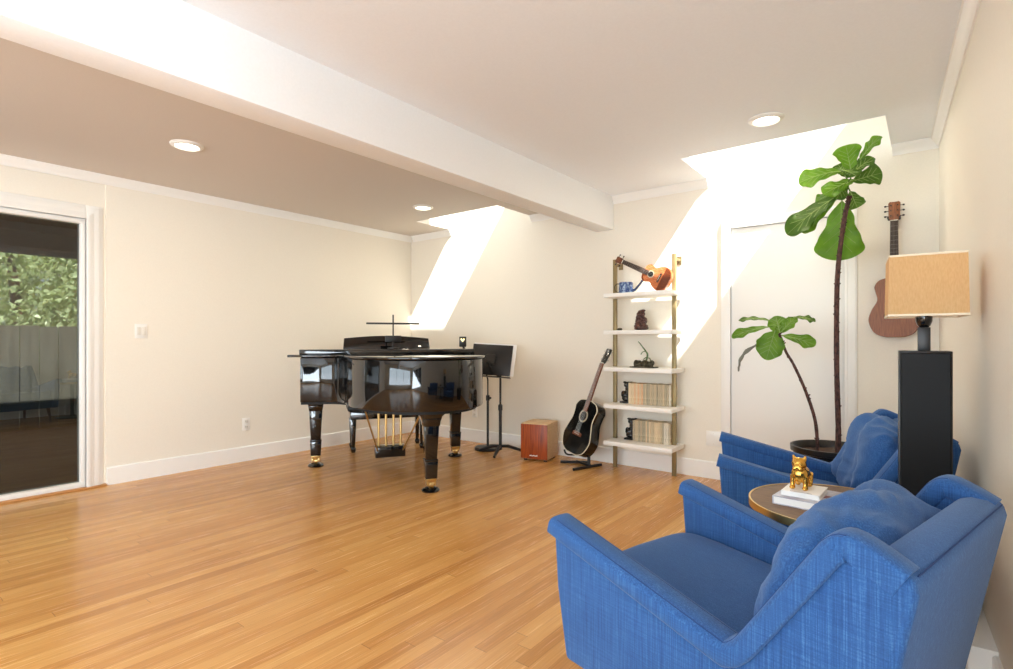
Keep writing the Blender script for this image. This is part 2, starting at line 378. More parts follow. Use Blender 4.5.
# unseen windows added behind the camera for the fill: frame, muntins and pane
def window(name, x0, x1, T):
    bm = new(); f = .05
    for a in ((x0, x1, .45, .45 + f), (x0, x1, 2.15 - f, 2.15)): box(bm, a[0], a[1], -.05, .0, a[2], a[3], T=T)
    n = 3
    for i in range(n + 1):
        c = x0 + (x1 - x0 - f) * i / n; box(bm, c, c + f, -.05, 0, .45 + f, 2.15 - f, T=T)
    s = struct(name, bm, 'trim'); obj('glass', B(x0 + f, x1 - f, -.027, -.023, .45 + f, 2.15 - f, T=T), 'clear_glass', s)
window('added_window_3', -4.2, .2, Matrix.Translation((0, YF - .03, 0)))
window('added_window_4', -2.7, -.5, TR @ Matrix.Rotation(R(90), 4, 'Z') @ Matrix.Translation((0, -.03, 0)))
struct('added_sun_block', B(-5.4, 2.6, -5.2, YF - .16, 2.6, 2.7), 'porch'); struct('added_sun_block.001', B(.8, 3.2, YF - .16, .6, 2.6, 2.7), 'porch')  # unseen overhangs added to keep the sun out of the rear openings
# baseboards and crown
bb = [(0, 0), (.016, 0), (.016, .13), (.009, .138), (0, .138)]
bm = new(); prism(bm, [(XL + a, z) for a, z in bb], 1.362, YB, 'xz'); struct('baseboard_left', bm, 'trim')
bm = new()
for x0, x1 in ((XL + .016, -1.325), (-.40, .05)): prism(bm, [(YB - a, z) for a, z in bb], x0, x1, 'yz')
struct('baseboard_back', bm, 'trim')
bm = new(); prism(bm, [(-a, z) for a, z in bb], -3.2, 4.47, 'xz', T=TR)
box(bm, -.075, 0, 2.27, 2.62, 0, .15, bev=.003, T=TR); struct('baseboard_right', bm, 'trim')
cp = lambda z: [(0, z - .066), (.008, z - .066), (.012, z - .05), (.022, z - .036), (.036, z - .02), (.04, z - .01), (.046, z - .008), (.046, z), (0, z)]
k = 1
def crown(pts, a0, a1, plane, T=None):
    global k
    bm = new(); prism(bm, pts, a0, a1, plane, T=T); struct('trim_%d' % k, bm, 'trim'); k += 1
crown([(XL + a, z) for a, z in cp(ZL)], YF, YB, 'xz')
crown([(YB - a, z) for a, z in cp(ZL)], XL + .046, -4.335, 'yz'); crown([(YB - a, z) for a, z in cp(ZL)], -3.205, -2.46, 'yz')
crown([(YB - a, z) for a, z in cp(ZR)], -2.28, -1.425, 'yz'); crown([(YB - a, z) for a, z in cp(ZR)], -.20, .05, 'yz')
crown([(-a, z) for a, z in cp(ZR)], -3.2, 4.48, 'xz', TR)

# sliding glass door in the left wall
bm = new()
for i, (w, t) in enumerate(((.108, .010), (.086, .022), (.045, .027), (.028, .034))):
    x1 = XL - .012 + t
    box(bm, XL - .012, x1, DY1, DY1 + w, 0, DZ + w, bev=.002); box(bm, XL - .012, x1, DY0 - w, DY0, 0, DZ + w, bev=.002); box(bm, XL - .012, x1, DY0, DY1, DZ, DZ + w, bev=.002)
door = struct('door_1', bm, 'trim')
bm = new()
box(bm, XL - .10, XL - .004, DY1 - .03, DY1 + .012, .05, DZ - .035, bev=.003); box(bm, XL - .10, XL - .012, DY0, DY0 + .03, .05, DZ - .035, bev=.003)
box(bm, XL - .10, XL - .004, DY0, DY1 + .012, DZ - .035, DZ + .012, bev=.003); box(bm, XL - .10, XL - .004, DY0, DY1 + .012, .014, .05, bev=.003)
obj('door_frame', bm, 'trim', door)
obj('threshold', B(XL - .14, XL + .03, DY0 - .05, DY1 + .13, 0, .014, bev=.004), 'oak_trim', door)
obj('glass', B(XL - .055, XL - .049, DY0 + .03, DY1 - .03, .05, DZ - .035), 'glass', door)
# white door in the back wall
bm = new(); DL, DR = -1.247, -.475
for w, t in ((.074, .016), (.066, .021), (.02, .025)):
    box(bm, DL - w, DL, YB - t, YB, 0, 2.012 + w, bev=.002); box(bm, DR, DR + w, YB - t, YB, 0, 2.012 + w, bev=.002); box(bm, DL, DR, YB - t, YB, 2.012, 2.012 + w, bev=.002)
door2 = struct('door_2', bm, 'trim')
obj('door_leaf', B(DL + .001, DR - .001, YB - .010, YB, .008, 2.011, bev=.001), 'door', door2)

# recessed ceiling lights
def downlight(x, y, z, label):
    t = thing('recessed_light', label, 'ceiling light', (x, y, z), 0, 'recessed downlights')
    bm = new(); lathe(bm, [(.098, 0), (.098, -.004), (.09, -.012), (.074, -.016), (.07, -.012), (.068, 0)], 40, cap=False); obj('trim_ring', bm, 'plastic', t)
    bm = new(); lathe(bm, [(0, -.007), (.04, -.0075), (.069, -.006), (.069, -.001), (0, -.001)], 32); obj('lens', bm, 'lamp_on', t)
    d = bpy.data.lights.new('downlight_glow', 'AREA'); d.shape = 'DISK'; d.size = .12; d.energy = 5; d.color = (1, .86, .66)
    o = bpy.data.objects.new('downlight_glow', d); COL.objects.link(o); o.location = (0, 0, -.02); o.parent = t
downlight(-3.813, 1.47, ZL, 'round lit recessed downlight in the lower ceiling nearest the sliding glass door')
downlight(-3.805, 3.545, ZL, 'round lit recessed downlight in the lower ceiling above the grand piano')
downlight(-.766, 3.468, ZR, 'round lit recessed downlight in the higher ceiling in front of the right skylight')

# switch and outlets
t = thing('light_switch', 'white rocker light switch on the left wall beside the sliding door', 'light switch', (XL, 1.596, 1.20))
obj('plate', B(0, .006, -.044, .044, -.058, .058, bev=.002), 'plastic', t)
for y in (-.019, .019): obj('rocker', B(.006, .010, y - .013, y + .013, -.033, .033, bev=.0015), 'switch_line', t)
def outlet(loc, rz, label):
    t = thing('wall_outlet', label, 'outlet', loc, rz, 'wall outlets')
    obj('plate', B(-.036, .036, -.006, 0, -.058, .058, bev=.002), 'plastic', t)
    for z in (-.026, .026):
        s = obj('socket', B(-.017, .017, -.009, -.006, z - .017, z + .017, bev=.002), 'switch_line', t)
        for x in (-.0065, .0065): obj('slot', B(x - .0015, x + .0015, -.0095, -.009, z - .004, z + .007), 'dark_slot', s)
outlet((XL, 2.448, .343), R(90), 'white duplex outlet low on the left wall, left of the piano')
outlet((-3.978, YB, .33), 0, 'white duplex outlet low on the back wall behind the piano')
t = thing('wall_plate', 'blank square white wall plate low on the wall left of the white door', 'wall plate', (-1.385, YB, .325))
obj('plate', B(-.058, .058, -.006, 0, -.06, .06, bev=.002), 'plastic', t)
for z in (-.042, .042):
    bm = new(); lathe(bm, [(.004, 0), (.004, .001), (0, .0015)], 10, T=Matrix.Translation((0, -.006, z)) @ Matrix.Rotation(R(90), 4, 'X')); obj('screw', bm, 'switch_line', t)

# ------------------------------------------------------------------ garden seen through the glass door
struct('ground', B(-22, XL - .16, -9, 16, -.25, -.06), 'deck')
struct('porch_roof', B(-7.8, XL - .16, -4, 6, 2.32, 2.42), 'porch'); struct('porch_roof_fascia', B(-7.9, -7.75, -4, 6, 2.08, 2.42), 'porch')
t = thing('garden_fence', 'grey board garden fence seen through the glass door below the trees', 'fence', (-9.4, 2, -.06))
bm = new()
for i in range(60): box(bm, -.012, .012, -6 + i * .2, -6 + i * .2 + .192, 0, 1.38 + .008 * math.sin(i * 2.1))
obj('board_panel', bm, 'fence', t)
for i in range(6): obj('fence_post', B(.012, .10, -6 + i * 2.38, -6 + i * 2.38 + .09, 0, 1.40, bev=.004), 'fence', t)
def tree(x, y, h, r, label, n, seed):
    rnd = random.Random(seed); t = thing('leafy_tree', label, 'tree', (x, y, -.06), 0, 'trees behind the garden fence')
    bm = new(); tube(bm, [(0, 0, 0), (.05, .1, h * .3), (-.05, .02, h * .6), (.05, -.1, h * .85)], [.12, .1, .07, .03], 8); obj('trunk', bm, 'bark', t)
    bm = new()
    for i in range(n):
        while True:
            q = Vector((rnd.uniform(-1, 1), rnd.uniform(-1, 1), rnd.uniform(-1, 1)))
            if .45 < q.length < 1: break
        c = Vector((q.x * r * .8, q.y * r, h * .58 + q.z * h * .42)) + Vector((noise.noise(q * 3), noise.noise(q * 3 + Vector((5, 0, 0))), 0)) * .5
        a = Vector((rnd.gauss(0, 1), rnd.gauss(0, 1), rnd.gauss(0, .7))).normalized(); s = rnd.uniform(.03, .09)
        b = a.orthogonal().normalized(); b.rotate(Matrix.Rotation(rnd.uniform(0, 6.3), 3, a)); d = a.cross(b)
        bm.faces.new([bm.verts.new(c + p) for p in (b * s, d * s * .45 + a * s * .12, -b * s, -d * s * .45 + a * s * .12)])
    obj('foliage', bm, 'tree_leaf', t)
tree(-11.6, 1.9, 3.4, 1.75, 'bushy green tree beyond the fence seen through the glass door, nearer one', 11000, 2)
tree(-15.2, 3.2, 4.2, 1.8, 'taller tree beyond the fence behind the nearer tree, through the glass door', 6000, 3)

# ------------------------------------------------------------------ grand piano (local x to the treble side, y to the tail)
PZ = (-3.98, 3.27, 0); PR = math.atan2(-.845, -.535)
pn = thing('grand_piano', 'glossy black baby grand piano with closed lid seen from its tail end', 'piano', PZ, PR)
ol = spline([(-.715, .25, 0), (-.685, .62, 0), (-.64, .92, 0), (-.545, 1.18, 0), (-.38, 1.35, 0), (-.15, 1.41, 0), (.08, 1.355, 0), (.26, 1.2, 0), (.37, 1.0, 0), (.412, .82, 0), (.425, .68, 0), (.47, .555, 0), (.575, .49, 0), (.758, .47, 0)], 5)
rim = [(p.x, p.y) for p in ol]
def off(pts, d):
    out = []
    for i, p in enumerate(pts):
        a = Vector(pts[max(i - 1, 0)]); b = Vector(pts[min(i + 1, len(pts) - 1)]); t_ = (b - a).normalized(); out.append((p[0] - t_.y * d, p[1] + t_.x * d))
    return out
case = [(-.725, -.06)] + rim + [(.758, -.06)]
bm = new(); prism(bm, case, .625, .985, 'xy', bev=.006); obj('case', bm, 'black_gloss', pn, 30)
bm = new(); prism(bm, [(-.66, .0)] + off(rim, -.05) + [(.66, .0)], .60, .626, 'xy'); obj('underside', bm, 'black_matte', pn, 30)
# arms, key slip and keyboard at the far side
bm = new()
for s in (-1, 1.045): prism(bm, [(-.30, .66), (-.06, .66), (-.06, .985), (-.12, .97), (-.18, .86), (-.30, .82)], s * .725, s * .665, 'yz', bev=.004)
box(bm, -.665, .665, -.30, -.27, .64, .715, bev=.003); box(bm, -.665, .665, -.30, -.06, .625, .66)
obj('key_bed', bm, 'black_gloss', pn)
bm = new()
for i in range(52):
    x = -.61 + i * .02346; box(bm, x, x + .0226, -.265, -.115, .69, .727, bev=.001, seg=1)
obj('white_keys', bm, 'ivory', pn)
bm = new()
for i in range(51):
    if i % 7 in (1, 4): continue
    x = -.61 + (i + 1) * .02346; box(bm, x - .006, x + .006, -.215, -.115, .727, .739, bev=.001, seg=1)
obj('black_keys', bm, 'black_gloss', pn)
bm = new(); prism(bm, [(-.115, .70), (-.06, .70), (-.06, .97), (-.075, .97), (-.11, .80)], -.665, .665, 'yz'); obj('fallboard', bm, 'black_gloss', pn)
# lid overhanging the case, its front flap folded back on top
lid = [(-.74, .10)] + off(rim, .02)[:-6] + [(.60, .515), (.855, .50), (.86, .10)]
bm = new(); prism(bm, lid, .99, 1.008, 'xy', bev=.006, seg=3); ld = obj('lid', bm, 'black_gloss', pn, 30)
bm = new(); prism(bm, [(-.73, .13), (-.70, .48), (.765, .46), (.78, .13)], 1.0085, 1.050, 'xy', bev=.006, seg=3); obj('front_flap', bm, 'black_gloss', ld, 30)
for x in (-.5, 0, .5):
    bm = new(); tube(bm, [(x - .04, .13, 1.012), (x + .04, .13, 1.012)], .007, 8); obj('hinge', bm, 'brass', ld)
# music desk, leaning back over the keys
DT = Matrix.Translation((.01, .02, 1.035)) @ Matrix.Rotation(R(14), 4, 'X')
bm = new(); pts = [(-.40, -.03), (.40, -.03), (.388, .11)] + [(.383 - .766 * i / 14, .112 + .024 * math.sin(math.pi * i / 14)) for i in range(15)] + [(-.388, .11)]
prism(bm, pts, -.008, .012, 'xz', bev=.004, T=DT); obj('music_desk', bm, 'black_gloss', pn)
bm = new(); box(bm, -.46, .46, -.03, .1, .985, 1.003, bev=.003); obj('desk_shelf', bm, 'black_gloss', pn)
# prop stick fastened under the treble side, lock knob
bm = new(); ell(bm, (.725, .13, .90), (.012, .012, .012)); obj('lid_lock', bm, 'brass', pn)
# legs
def pleg(x, y, rz=0):
    T = Matrix.Translation((x, y, 0)) @ Matrix.Rotation(rz, 4, 'Z')
    bm = new()
    taper(bm, .545, .128, .128, .625, .15, .15, bev=.006, T=T)
    taper(bm, .50, .112, .112, .546, .128, .128, bev=.004, T=T)
    taper(bm, .235, .084, .084, .502, .112, .112, bev=.005, T=T)
    taper(bm, .225, .098, .098, .24, .10, .10, bev=.004, T=T)
    taper(bm, .098, .086, .086, .226, .096, .096, bev=.004, T=T)
    l = obj('leg', bm, 'black_gloss', pn)
    bm = new(); taper(bm, .074, .072, .072, .099, .080, .080, bev=.003, T=T); box(bm, -.034, -.018, -.03, .03, .045, .076, bev=.002, T=T); box(bm, .018, .034, -.03, .03, .045, .076, bev=.002, T=T); obj('brass_ferrule', bm, 'brass', l)
    bm = new(); Tw = T @ Matrix.Translation((0, .012, .05)) @ Matrix.Rotation(R(90), 4, 'Y'); lathe(bm, [(0, -.017), (.026, -.017), (.03, -.013), (.03, .013), (.026, .017), (0, .017)], 20, T=Tw); obj('caster_wheel', bm, 'brass', l)
    bm = new(); lathe(bm, [(0, 0), (.066, 0), (.068, .01), (.056, .022), (.04, .024), (.036, .014), (0, .014)], 32, T=T); obj('caster_cup', bm, 'black_gloss', l)
pleg(.64, 0); pleg(-.64, 0); pleg(-.17, 1.13)
bm = new(); cv = [(-.21, .62), (-.21, .606), (-.15, .60), (-.105, .585), (-.078, .56), (-.064, .52), (-.06, .49)]
prism(bm, cv + [(-a, b) for a, b in reversed(cv)], -.06, .06, 'xz', bev=.003, T=Matrix.Translation((-.17, 1.13, 0))); obj('leg_bracket', bm, 'black_gloss', pn)
# pedal lyre
LT = Matrix.Translation((.0, .10, 0))
ly = obj('pedal_lyre', B(-.135, .135, -.06, .06, .065, .165, bev=.006, T=LT), 'black_gloss', pn); obj('lyre_block', B(-.15, .15, -.05, .05, .585, .626, bev=.004, T=LT), 'black_gloss', pn)
for x in (-.10, -.034, .034, .10):
    bm = new(); tube(bm, [(x, 0, .155), (x, 0, .588)], .0105, 10, T=LT); obj('lyre_rod', bm, 'brass', ly)
for x in (-.05, 0, .05):
    bm = new(); tube(bm, [(x, -.06, .11), (x, -.12, .10), (x, -.17, .085), (x, -.19, .08)], [.006, .008, .014, .01], 8, T=LT); obj('pedal', bm, 'brass', ly)
for s in (-1, 1):
    bm = new(); tube(bm, [(s * .11, .05, .12), (s * .27, .38, .60)], .008, 8, T=LT); obj('lyre_brace', bm, 'brass', ly)
# piano lamp on the flap
pw = lambda x, y: (PZ[0] - .535 * x + .845 * -y * -1, PZ[1] - .845 * x - .535 * y)
lx, ly_ = pw(-.015, .22)
t = thing('piano_lamp', 'black T-shaped piano lamp with thin bar standing behind the music desk', 'lamp', (lx, ly_, 1.0505), PR)
bm = new(); lathe(bm, [(0, 0), (.05, 0), (.05, .01), (.012, .016), (0, .016)], 28); obj('base', bm, 'black_satin', t)
bm = new(); tube(bm, [(0, 0, .012), (0, 0, .305)], .0065, 10); obj('stem', bm, 'black_satin', t)
obj('switch_box', B(-.07, .07, -.016, .016, .062, .118, bev=.004), 'black_satin', t)
obj('lamp_bar', B(-.235, .235, -.016, .016, .218, .234, bev=.005), 'black_satin', t)
# bench
bx, by = pw(-.06, -.63)
t = thing('piano_bench', 'black padded piano bench behind the grand piano', 'bench', (bx, by, 0), PR)
bm = new(); box(bm, -.40, .40, -.18, .18, .41, .475, bev=.02, seg=3)
obj('seat', bm, 'cloth_black', t)
bm = new(); box(bm, -.375, .375, -.16, .16, .33, .41, bev=.004); obj('apron', bm, 'black_gloss', t)
for sx in (-1, 1):
    for sy in (-1, 1):
        bm = new(); taper(bm, .06, .034, .034, .335, .055, .055, sx * .345, sy * .135, bev=.004); taper(bm, 0, .03, .03, .02, .044, .044, sx * .345, sy * .135); ell(bm, (sx * .345, sy * .135, .035), (.027, .027, .026)); obj('leg', bm, 'black_gloss', t)

# ------------------------------------------------------------------ music stand and microphone stand
t = thing('music_stand', 'black music stand with white sheet music, between piano and cajon', 'music stand', (-3.36, 4.17, 0), R(24))
ST = Matrix.Translation((-.10, .0, .935)) @ Matrix.Rotation(R(3), 4, 'Y') @ Matrix.Rotation(R(-17), 4, 'X')
bm = new(); box(bm, -.20, .215, -.004, .004, -.16, .155, bev=.002, T=ST); box(bm, -.20, .215, .004, .055, -.17, -.164, bev=.002, T=ST); obj('desk', bm, 'black_satin', t)
bm = new(); box(bm, -.05, .05, -.018, -.004, -.05, .05, bev=.003, T=ST); tube(bm, [(-.12, -.018, .92), (-.1, -.03, .86), (-.05, -.02, .80), (0, 0, .76)], .013, 10); obj('bracket', bm, 'black_satin', t)
bm = new(); tube(bm, [(0, 0, .04), (0, 0, .45)], .016, 12); tube(bm, [(0, 0, .44), (0, 0, .78)], .011, 12); lathe(bm, [(.02, .43), (.022, .44), (.022, .48), (.014, .49)], 14); obj('pole', bm, 'black_satin', t)
for a in (-90, 30, 172):
    c, s = math.cos(R(a - 0)), math.sin(R(a)); bm = new(); tube(bm, [(0, 0, .075), (c * .08, s * .08, .07), (c * .19, s * .19, .03), (c * .23, s * .23, .014)], [.014, .016, .015, .014], 8); obj('leg', bm, 'black_satin', t)
SZ = Matrix.Translation(t.location) @ Matrix.Rotation(R(24), 4, 'Z') @ ST
o = tag(obj('sheet_music', B(-.19, .25, .005, .0075, -.158, .168, T=SZ), 'paper'), 'white sheets of music resting on the black music stand', 'sheet music')
t = thing('microphone_stand', 'black boom microphone stand with round base behind the music stand', 'microphone stand', (-3.60, 4.26, 0), R(38))
bm = new(); lathe(bm, [(0, 0), (.135, 0), (.14, .008), (.13, .026), (.03, .034), (0, .034)], 36); obj('round_base', bm, 'black_satin', t)
bm = new(); tube(bm, [(0, 0, .03), (0, 0, .52)], .0125, 12); tube(bm, [(0, 0, .5), (0, 0, .72), (-.02, 0, .80), (-.06, 0, .86), (-.14, -.02, .94), (-.21, -.05, 1.02), (-.25, -.10, 1.06)], .008, 10); obj('pole', bm, 'black_satin', t)
bm = new(); lathe(bm, [(.012, .50), (.02, .505), (.02, .555), (.012, .56)], 14); ell(bm, (.026, 0, .53), (.012, .012, .012)); obj('clutch_knob', bm, 'black_satin', t)
mc = tag(obj('microphone', B(-.035, .035, -.03, .03, 0, .105, bev=.008), 'black_satin'), 'small black and gold microphone above the piano lid on its boom', 'microphone')
mp_ = Matrix.Translation(t.location) @ Matrix.Rotation(R(38), 4, 'Z') @ Vector((-.25, -.10, 1.06)); mc.location = mp_; mc.rotation_euler = (0, 0, R(38))
bm = new(); prism(bm, [(-.022, .075), (0, .05), (.022, .075), (.014, .09), (0, .07), (-.014, .09)], -.0315, -.030, 'xz'); obj('gold_mark', bm, 'brass', mc)

# ------------------------------------------------------------------ cajon
t = thing('cajon', 'small wooden box drum with orange front beside the black guitar', 'drum', (-2.90, 4.24, 0), R(12))
t.location = (-2.925, 4.225, 0)
bm = new(); box(bm, -.132, .132, -.13, .14, .018, .352, bev=.004); obj('body', bm, 'cajon_body', t)
f = obj('tapa', B(-.134, .134, -.138, -.128, .022, .342, bev=.003), 'cajon_face', t)
bm = new()
for i in range(7): ell(bm, (-.038 + i * .0115, -.1382, .052 + .002 * math.sin(i * 2.4)), (.0062, .0008, .0052 + (.002 if i > 5 else 0)), seg=10, rings=6)
obj('white_logo', bm, 'paper', f)
for x in (-.1, .1):
    for y in (-.1, .1):
        bm = new(); lathe(bm, [(.016, 0), (.018, .018)], 14, T=Matrix.Translation((x, y, 0))); obj('rubber_foot', bm, 'black_matte', t)

# ------------------------------------------------------------------ guitars
def instrument(name, label, cat, tail, head, normal, L, Lb, W, D, top, side, neckm, fretm, pegs, hole=.5, waist=.62, upper=.74, group=None, bind=None, burst=None, cutb=.0):
    """local y from tail to head, z out of the face; face at z=0"""
    y = (Vector(head) - Vector(tail)).normalized(); z = Vector(normal); z = (z - y * z.dot(y)).normalized(); x = y.cross(z)
    Mx = Matrix(((x.x, y.x, z.x), (x.y, y.y, z.y), (x.z, y.z, z.z))).to_4x4(); Mx.translation = Vector(tail)
    t = thing(name, label, cat, tail, 0, group); t.matrix_world = Mx
    hw = W / 2
    half = spline([(0, 0, 0), (.42 * hw, .008 * Lb, 0), (.80 * hw, .09 * Lb, 0), (hw, .28 * Lb, 0), (.88 * hw, .46 * Lb, 0), (waist * hw, .62 * Lb, 0), (upper * .96 * hw, .77 * Lb, 0), (upper * hw, .86 * Lb, 0), (upper * .75 * hw, .96 * Lb, 0), (.2 * hw, Lb, 0)], 6)
    R_ = [(p.x, p.y) for p in half]; full = R_ + [(-a, b) for a, b in reversed(R_) if a > 1e-4]
    ins = lambda k: [(a * k, Lb / 2 + (b - Lb / 2) * k) for a, b in full]
    bm = new(); prism(bm, full, -D, -.003, 'xy', bev=.004); body = obj('body', bm, side, t, 30)
    bm = new(); prism(bm, ins(.985), -.003, .0, 'xy'); tp = obj('soundboard', bm, top, t, 30)
    if bind:
        bm = new()
        for a, b, in zip(full, full[1:] + full[:1]):
            pass
        loop = [Vector((p[0], p[1], -.003)) for p in full]; tube(bm, loop + [loop[0]], .0042, 6); obj('binding', bm, bind, t)
    if burst:
        bm = new(); prism(bm, [(a * .97, Lb / 2 + (b - Lb / 2) * .97) for a, b in full if b < .30 * Lb], 0, .0006, 'xy'); obj('dark_burst', bm, burst, tp)
        bm = new(); u_ = [(a * .96, Lb / 2 + (b - Lb / 2) * .96) for a, b in full if b > .82 * Lb and a < 0]; prism(bm, u_, 0, .0006, 'xy'); obj('dark_burst', bm, burst, tp)
    hy = Lb * .70; hr = .115 * W if hole == .5 else hole
    bm = new(); lathe(bm, [(hr * .98, 0), (hr * 1.32, 0), (hr * 1.32, .0012), (hr * .98, .0012)], 32, T=Matrix.Translation((0, hy, 0)), cap=False); obj('rosette', bm, 'rosette', tp)
    bm = new(); lathe(bm, [(0, .0008), (hr, .0008), (hr, 0), (0, 0)], 32, T=Matrix.Translation((0, hy, 0))); obj('sound_hole', bm, 'hole', tp)
    bw = (.16 if bind else .2) * W; by_ = Lb * .36
    bm = new(); prism(bm, [(-bw, by_ - .016 * W / .4), (bw, by_ - .016 * W / .4), (bw, by_ + .014 * W / .4), (bw * .4, by_ + .02 * W / .4), (-bw * .4, by_ + .02 * W / .4), (-bw, by_ + .014 * W / .4)], 0, .008, 'xy', bev=.002); br = obj('bridge', bm, 'neck_wood' if bind else fretm, tp)
    obj('saddle', B(-bw * .55, bw * .55, by_, by_ + .003, .008, .011), 'ivory', br)
    hl = L * .145; ny = L - hl; nw0, nw1 = (.026, .0215) if L > .7 else (.0225, .018)
    bm = new(); t0 = bmesh.new()
    secs = [(Lb - .03, nw0, .035), (Lb + .02, nw0 * .98, .020), (ny, nw1, .017)]; rings = []
    for yy, w, d in secs: rings.append([t0.verts.new((w * math.cos(a), yy, -d * math.sin(a))) for a in [math.pi * i / 8 for i in range(9)]])
    for a, b in zip(rings, rings[1:]):
        for i in range(8): t0.faces.new((a[i], a[i + 1], b[i + 1], b[i]))
        t0.faces.new((a[0], b[0], b[8], a[8]))
    t0.faces.new(rings[0]); t0.faces.new(rings[-1]); bmesh.ops.recalc_face_normals(t0, faces=list(t0.faces)); join(bm, t0); obj('neck', bm, neckm, t)
    bm = new(); prism(bm, [(-nw0, hy + hr * 1.0), (nw0, hy + hr * 1.0), (nw1, ny), (-nw1, ny)], .0005, .006, 'xy', bev=.001); fb = obj('fretboard', bm, fretm, t)
    bm = new(); sc = ny - by_
    for i in range(1, 17):
        yy = ny - sc * (1 - 2 ** (-i / 12)); w = nw1 + (nw0 - nw1) * (ny - yy) / (ny - hy)
        if yy > hy + hr * 1.1: box(bm, -w, w, yy - .0008, yy + .0008, .006, .0072)
    obj('fret_wires', bm, 'string', fb)['kind'] = 'stuff'
    obj('nut', B(-nw1, nw1, ny, ny + .005, .0, .008), 'ivory', t)
    HT = Matrix.Translation((0, ny + .003, -.002)) @ Matrix.Rotation(R(-9), 4, 'X')
    hw1 = nw1 * 1.55
    bm = new(); prism(bm, [(-nw1, 0), (nw1, 0), (hw1 * .92, .02), (hw1, hl * .92), (hw1 * .75, hl), (0, hl * .985), (-hw1 * .75, hl), (-hw1, hl * .92), (-hw1 * .92, .02)], -.014, 0, 'xy', bev=.0015, T=HT); hd = obj('headstock', bm, 'guitar_black' if side == 'guitar_black' else neckm, t)
    n = pegs // 2
    for s in (-1, 1):
        for i in range(n):
            yy = hl * (.25 + .55 * i / max(n - 1, 1))
            bm = new(); tube(bm, [(s * hw1 * .9, yy, -.008), (s * (hw1 + .012), yy, -.008)], .0025, 6, T=HT); ell(bm, (s * (hw1 + .016), yy, -.008), (.008, .0065, .005), T=HT, seg=10, rings=6)
            lathe(bm, [(.004, 0), (.0035, .006), (0, .0065)], 8, T=HT @ Matrix.Translation((s * hw1 * .55, yy, 0))); obj('tuning_peg', bm, 'chrome' if side == 'guitar_black' else 'black_satin', hd)
    bm = new()
    for i in range(pegs):
        q = -1 + 2 * i / (pegs - 1); tube(bm, [(q * bw * .45, by_ + .002, .0115), (q * nw1 * .8, ny + .002, .0095)], .0007, 4)
    obj('strings', bm, 'string', t)
    return t
bg_tail, bg_head = (-2.507, 4.105, .13), (-2.268, 4.33, 1.045)
gt = instrument('acoustic_guitar', 'black acoustic guitar with cream binding leaning on a floor stand', 'guitar', bg_tail, bg_head, (-.42, -1, .2), .985, .49, .385, .105, 'guitar_black', 'guitar_black', 'neck_wood', 'neck_wood', 6, waist=.74, upper=.79, bind='binding')
ny_ = (Vector(bg_head) - Vector(bg_tail)).normalized()
instrument('travel_guitar', 'small mahogany guitar hanging on the wall right of the white door', 'guitar', (-.187, 4.40, 1.145), (-.187, 4.40, 2.05), (0, -1, 0), .905, .40, .285, .075, 'mahogany', 'mahogany', 'mahogany', 'fret_wood', 6, waist=.66, upper=.76)
t = thing('guitar_hanger', 'small black wall hook holding up the mahogany guitar', 'hook', (-.187, YB, 1.93))
bm = new(); box(bm, -.02, .02, -.012, 0, -.04, .04, bev=.003); tube(bm, [(0, -.01, 0), (0, -.06, 0)], .006, 8); tube(bm, [(-.032, -.125, .006), (-.032, -.075, -.0), (0, -.06, 0), (.032, -.075, 0), (.032, -.125, .006)], .005, 8); obj('yoke', bm, 'black_satin', t)
instrument('ukulele', 'small sunburst ukulele lying tilted on the top shelf', 'ukulele', (-1.678, 4.275, 1.602), (-2.15, 4.29, 1.835), (0, -1, .12), .54, .25, .205, .062, 'uke_flame', 'uke_wood', 'neck_wood', 'fret_wood', 4, burst='uke_burst')
# stand of the black guitar
t = thing('guitar_stand', 'low black floor stand under the black acoustic guitar', 'guitar stand', (-2.46, 4.17, 0), R(-4))
W_ = lambda x, y, z: (x + 2.46, y - 4.17, z)
t.rotation_euler = (0, 0, 0)
for a_, b_ in (((-2.665, 4.185), (-2.44, 4.33)), ((-2.415, 4.0), (-2.315, 4.31))):
    bm = new(); tube(bm, [W_(*a_, .013), W_(*b_, .013)], .0125, 12); obj('foot_bar', bm, 'black_satin', t)
bm = new(); tube(bm, [W_(-2.54, 4.265, .02), W_(-2.355, 4.185, .02)], .012, 12); obj('cross_bar', bm, 'black_satin', t)
bm = new(); tube(bm, [W_(-2.375, 4.195, .02), W_(-2.385, 4.215, .10), W_(-2.40, 4.23, .125)], .014, 12); obj('upright', bm, 'black_satin', t)
bm = new(); tube(bm, spline([W_(-2.40, 4.24, .118), W_(-2.44, 4.2, .112), W_(-2.50, 4.10, .112), W_(-2.53, 4.065, .125), W_(-2.545, 4.06, .16)], 4), .008, 10); obj('support_arm', bm, 'black_matte', t)
# ------------------------------------------------------------------ wall shelf
sh = thing('shelving_unit', 'tall narrow shelf with five white boards and champagne metal posts', 'shelf', (-1.93, 4.37, 0))
SX0, SX1 = -2.222, -1.618
for x in (-2.206, -1.668):
    x -= -1.93
    bm = new(); box(bm, x - .017, x + .017, -.012, .012, 0, 1.845, bev=.002); u = obj('upright', bm, 'aged_brass', sh)
    bm = new(); box(bm, x - .014, x + .014, .012, YB - 4.37, 1.79, 1.812, bev=.002); box(bm, x - .02, x + .02, YB - 4.37 - .006, YB - 4.37, 1.765, 1.835, bev=.002); obj('wall_bracket', bm, 'aged_brass', u)
SZS = [.257, .575, .893, 1.211, 1.529]
for z in SZS: obj('shelf_board', B(SX0 + 1.93, SX1 + 1.93, 4.18 - 4.37, 4.47 - 4.37, z - .034, z, bev=.002), 'shelf_white', sh)
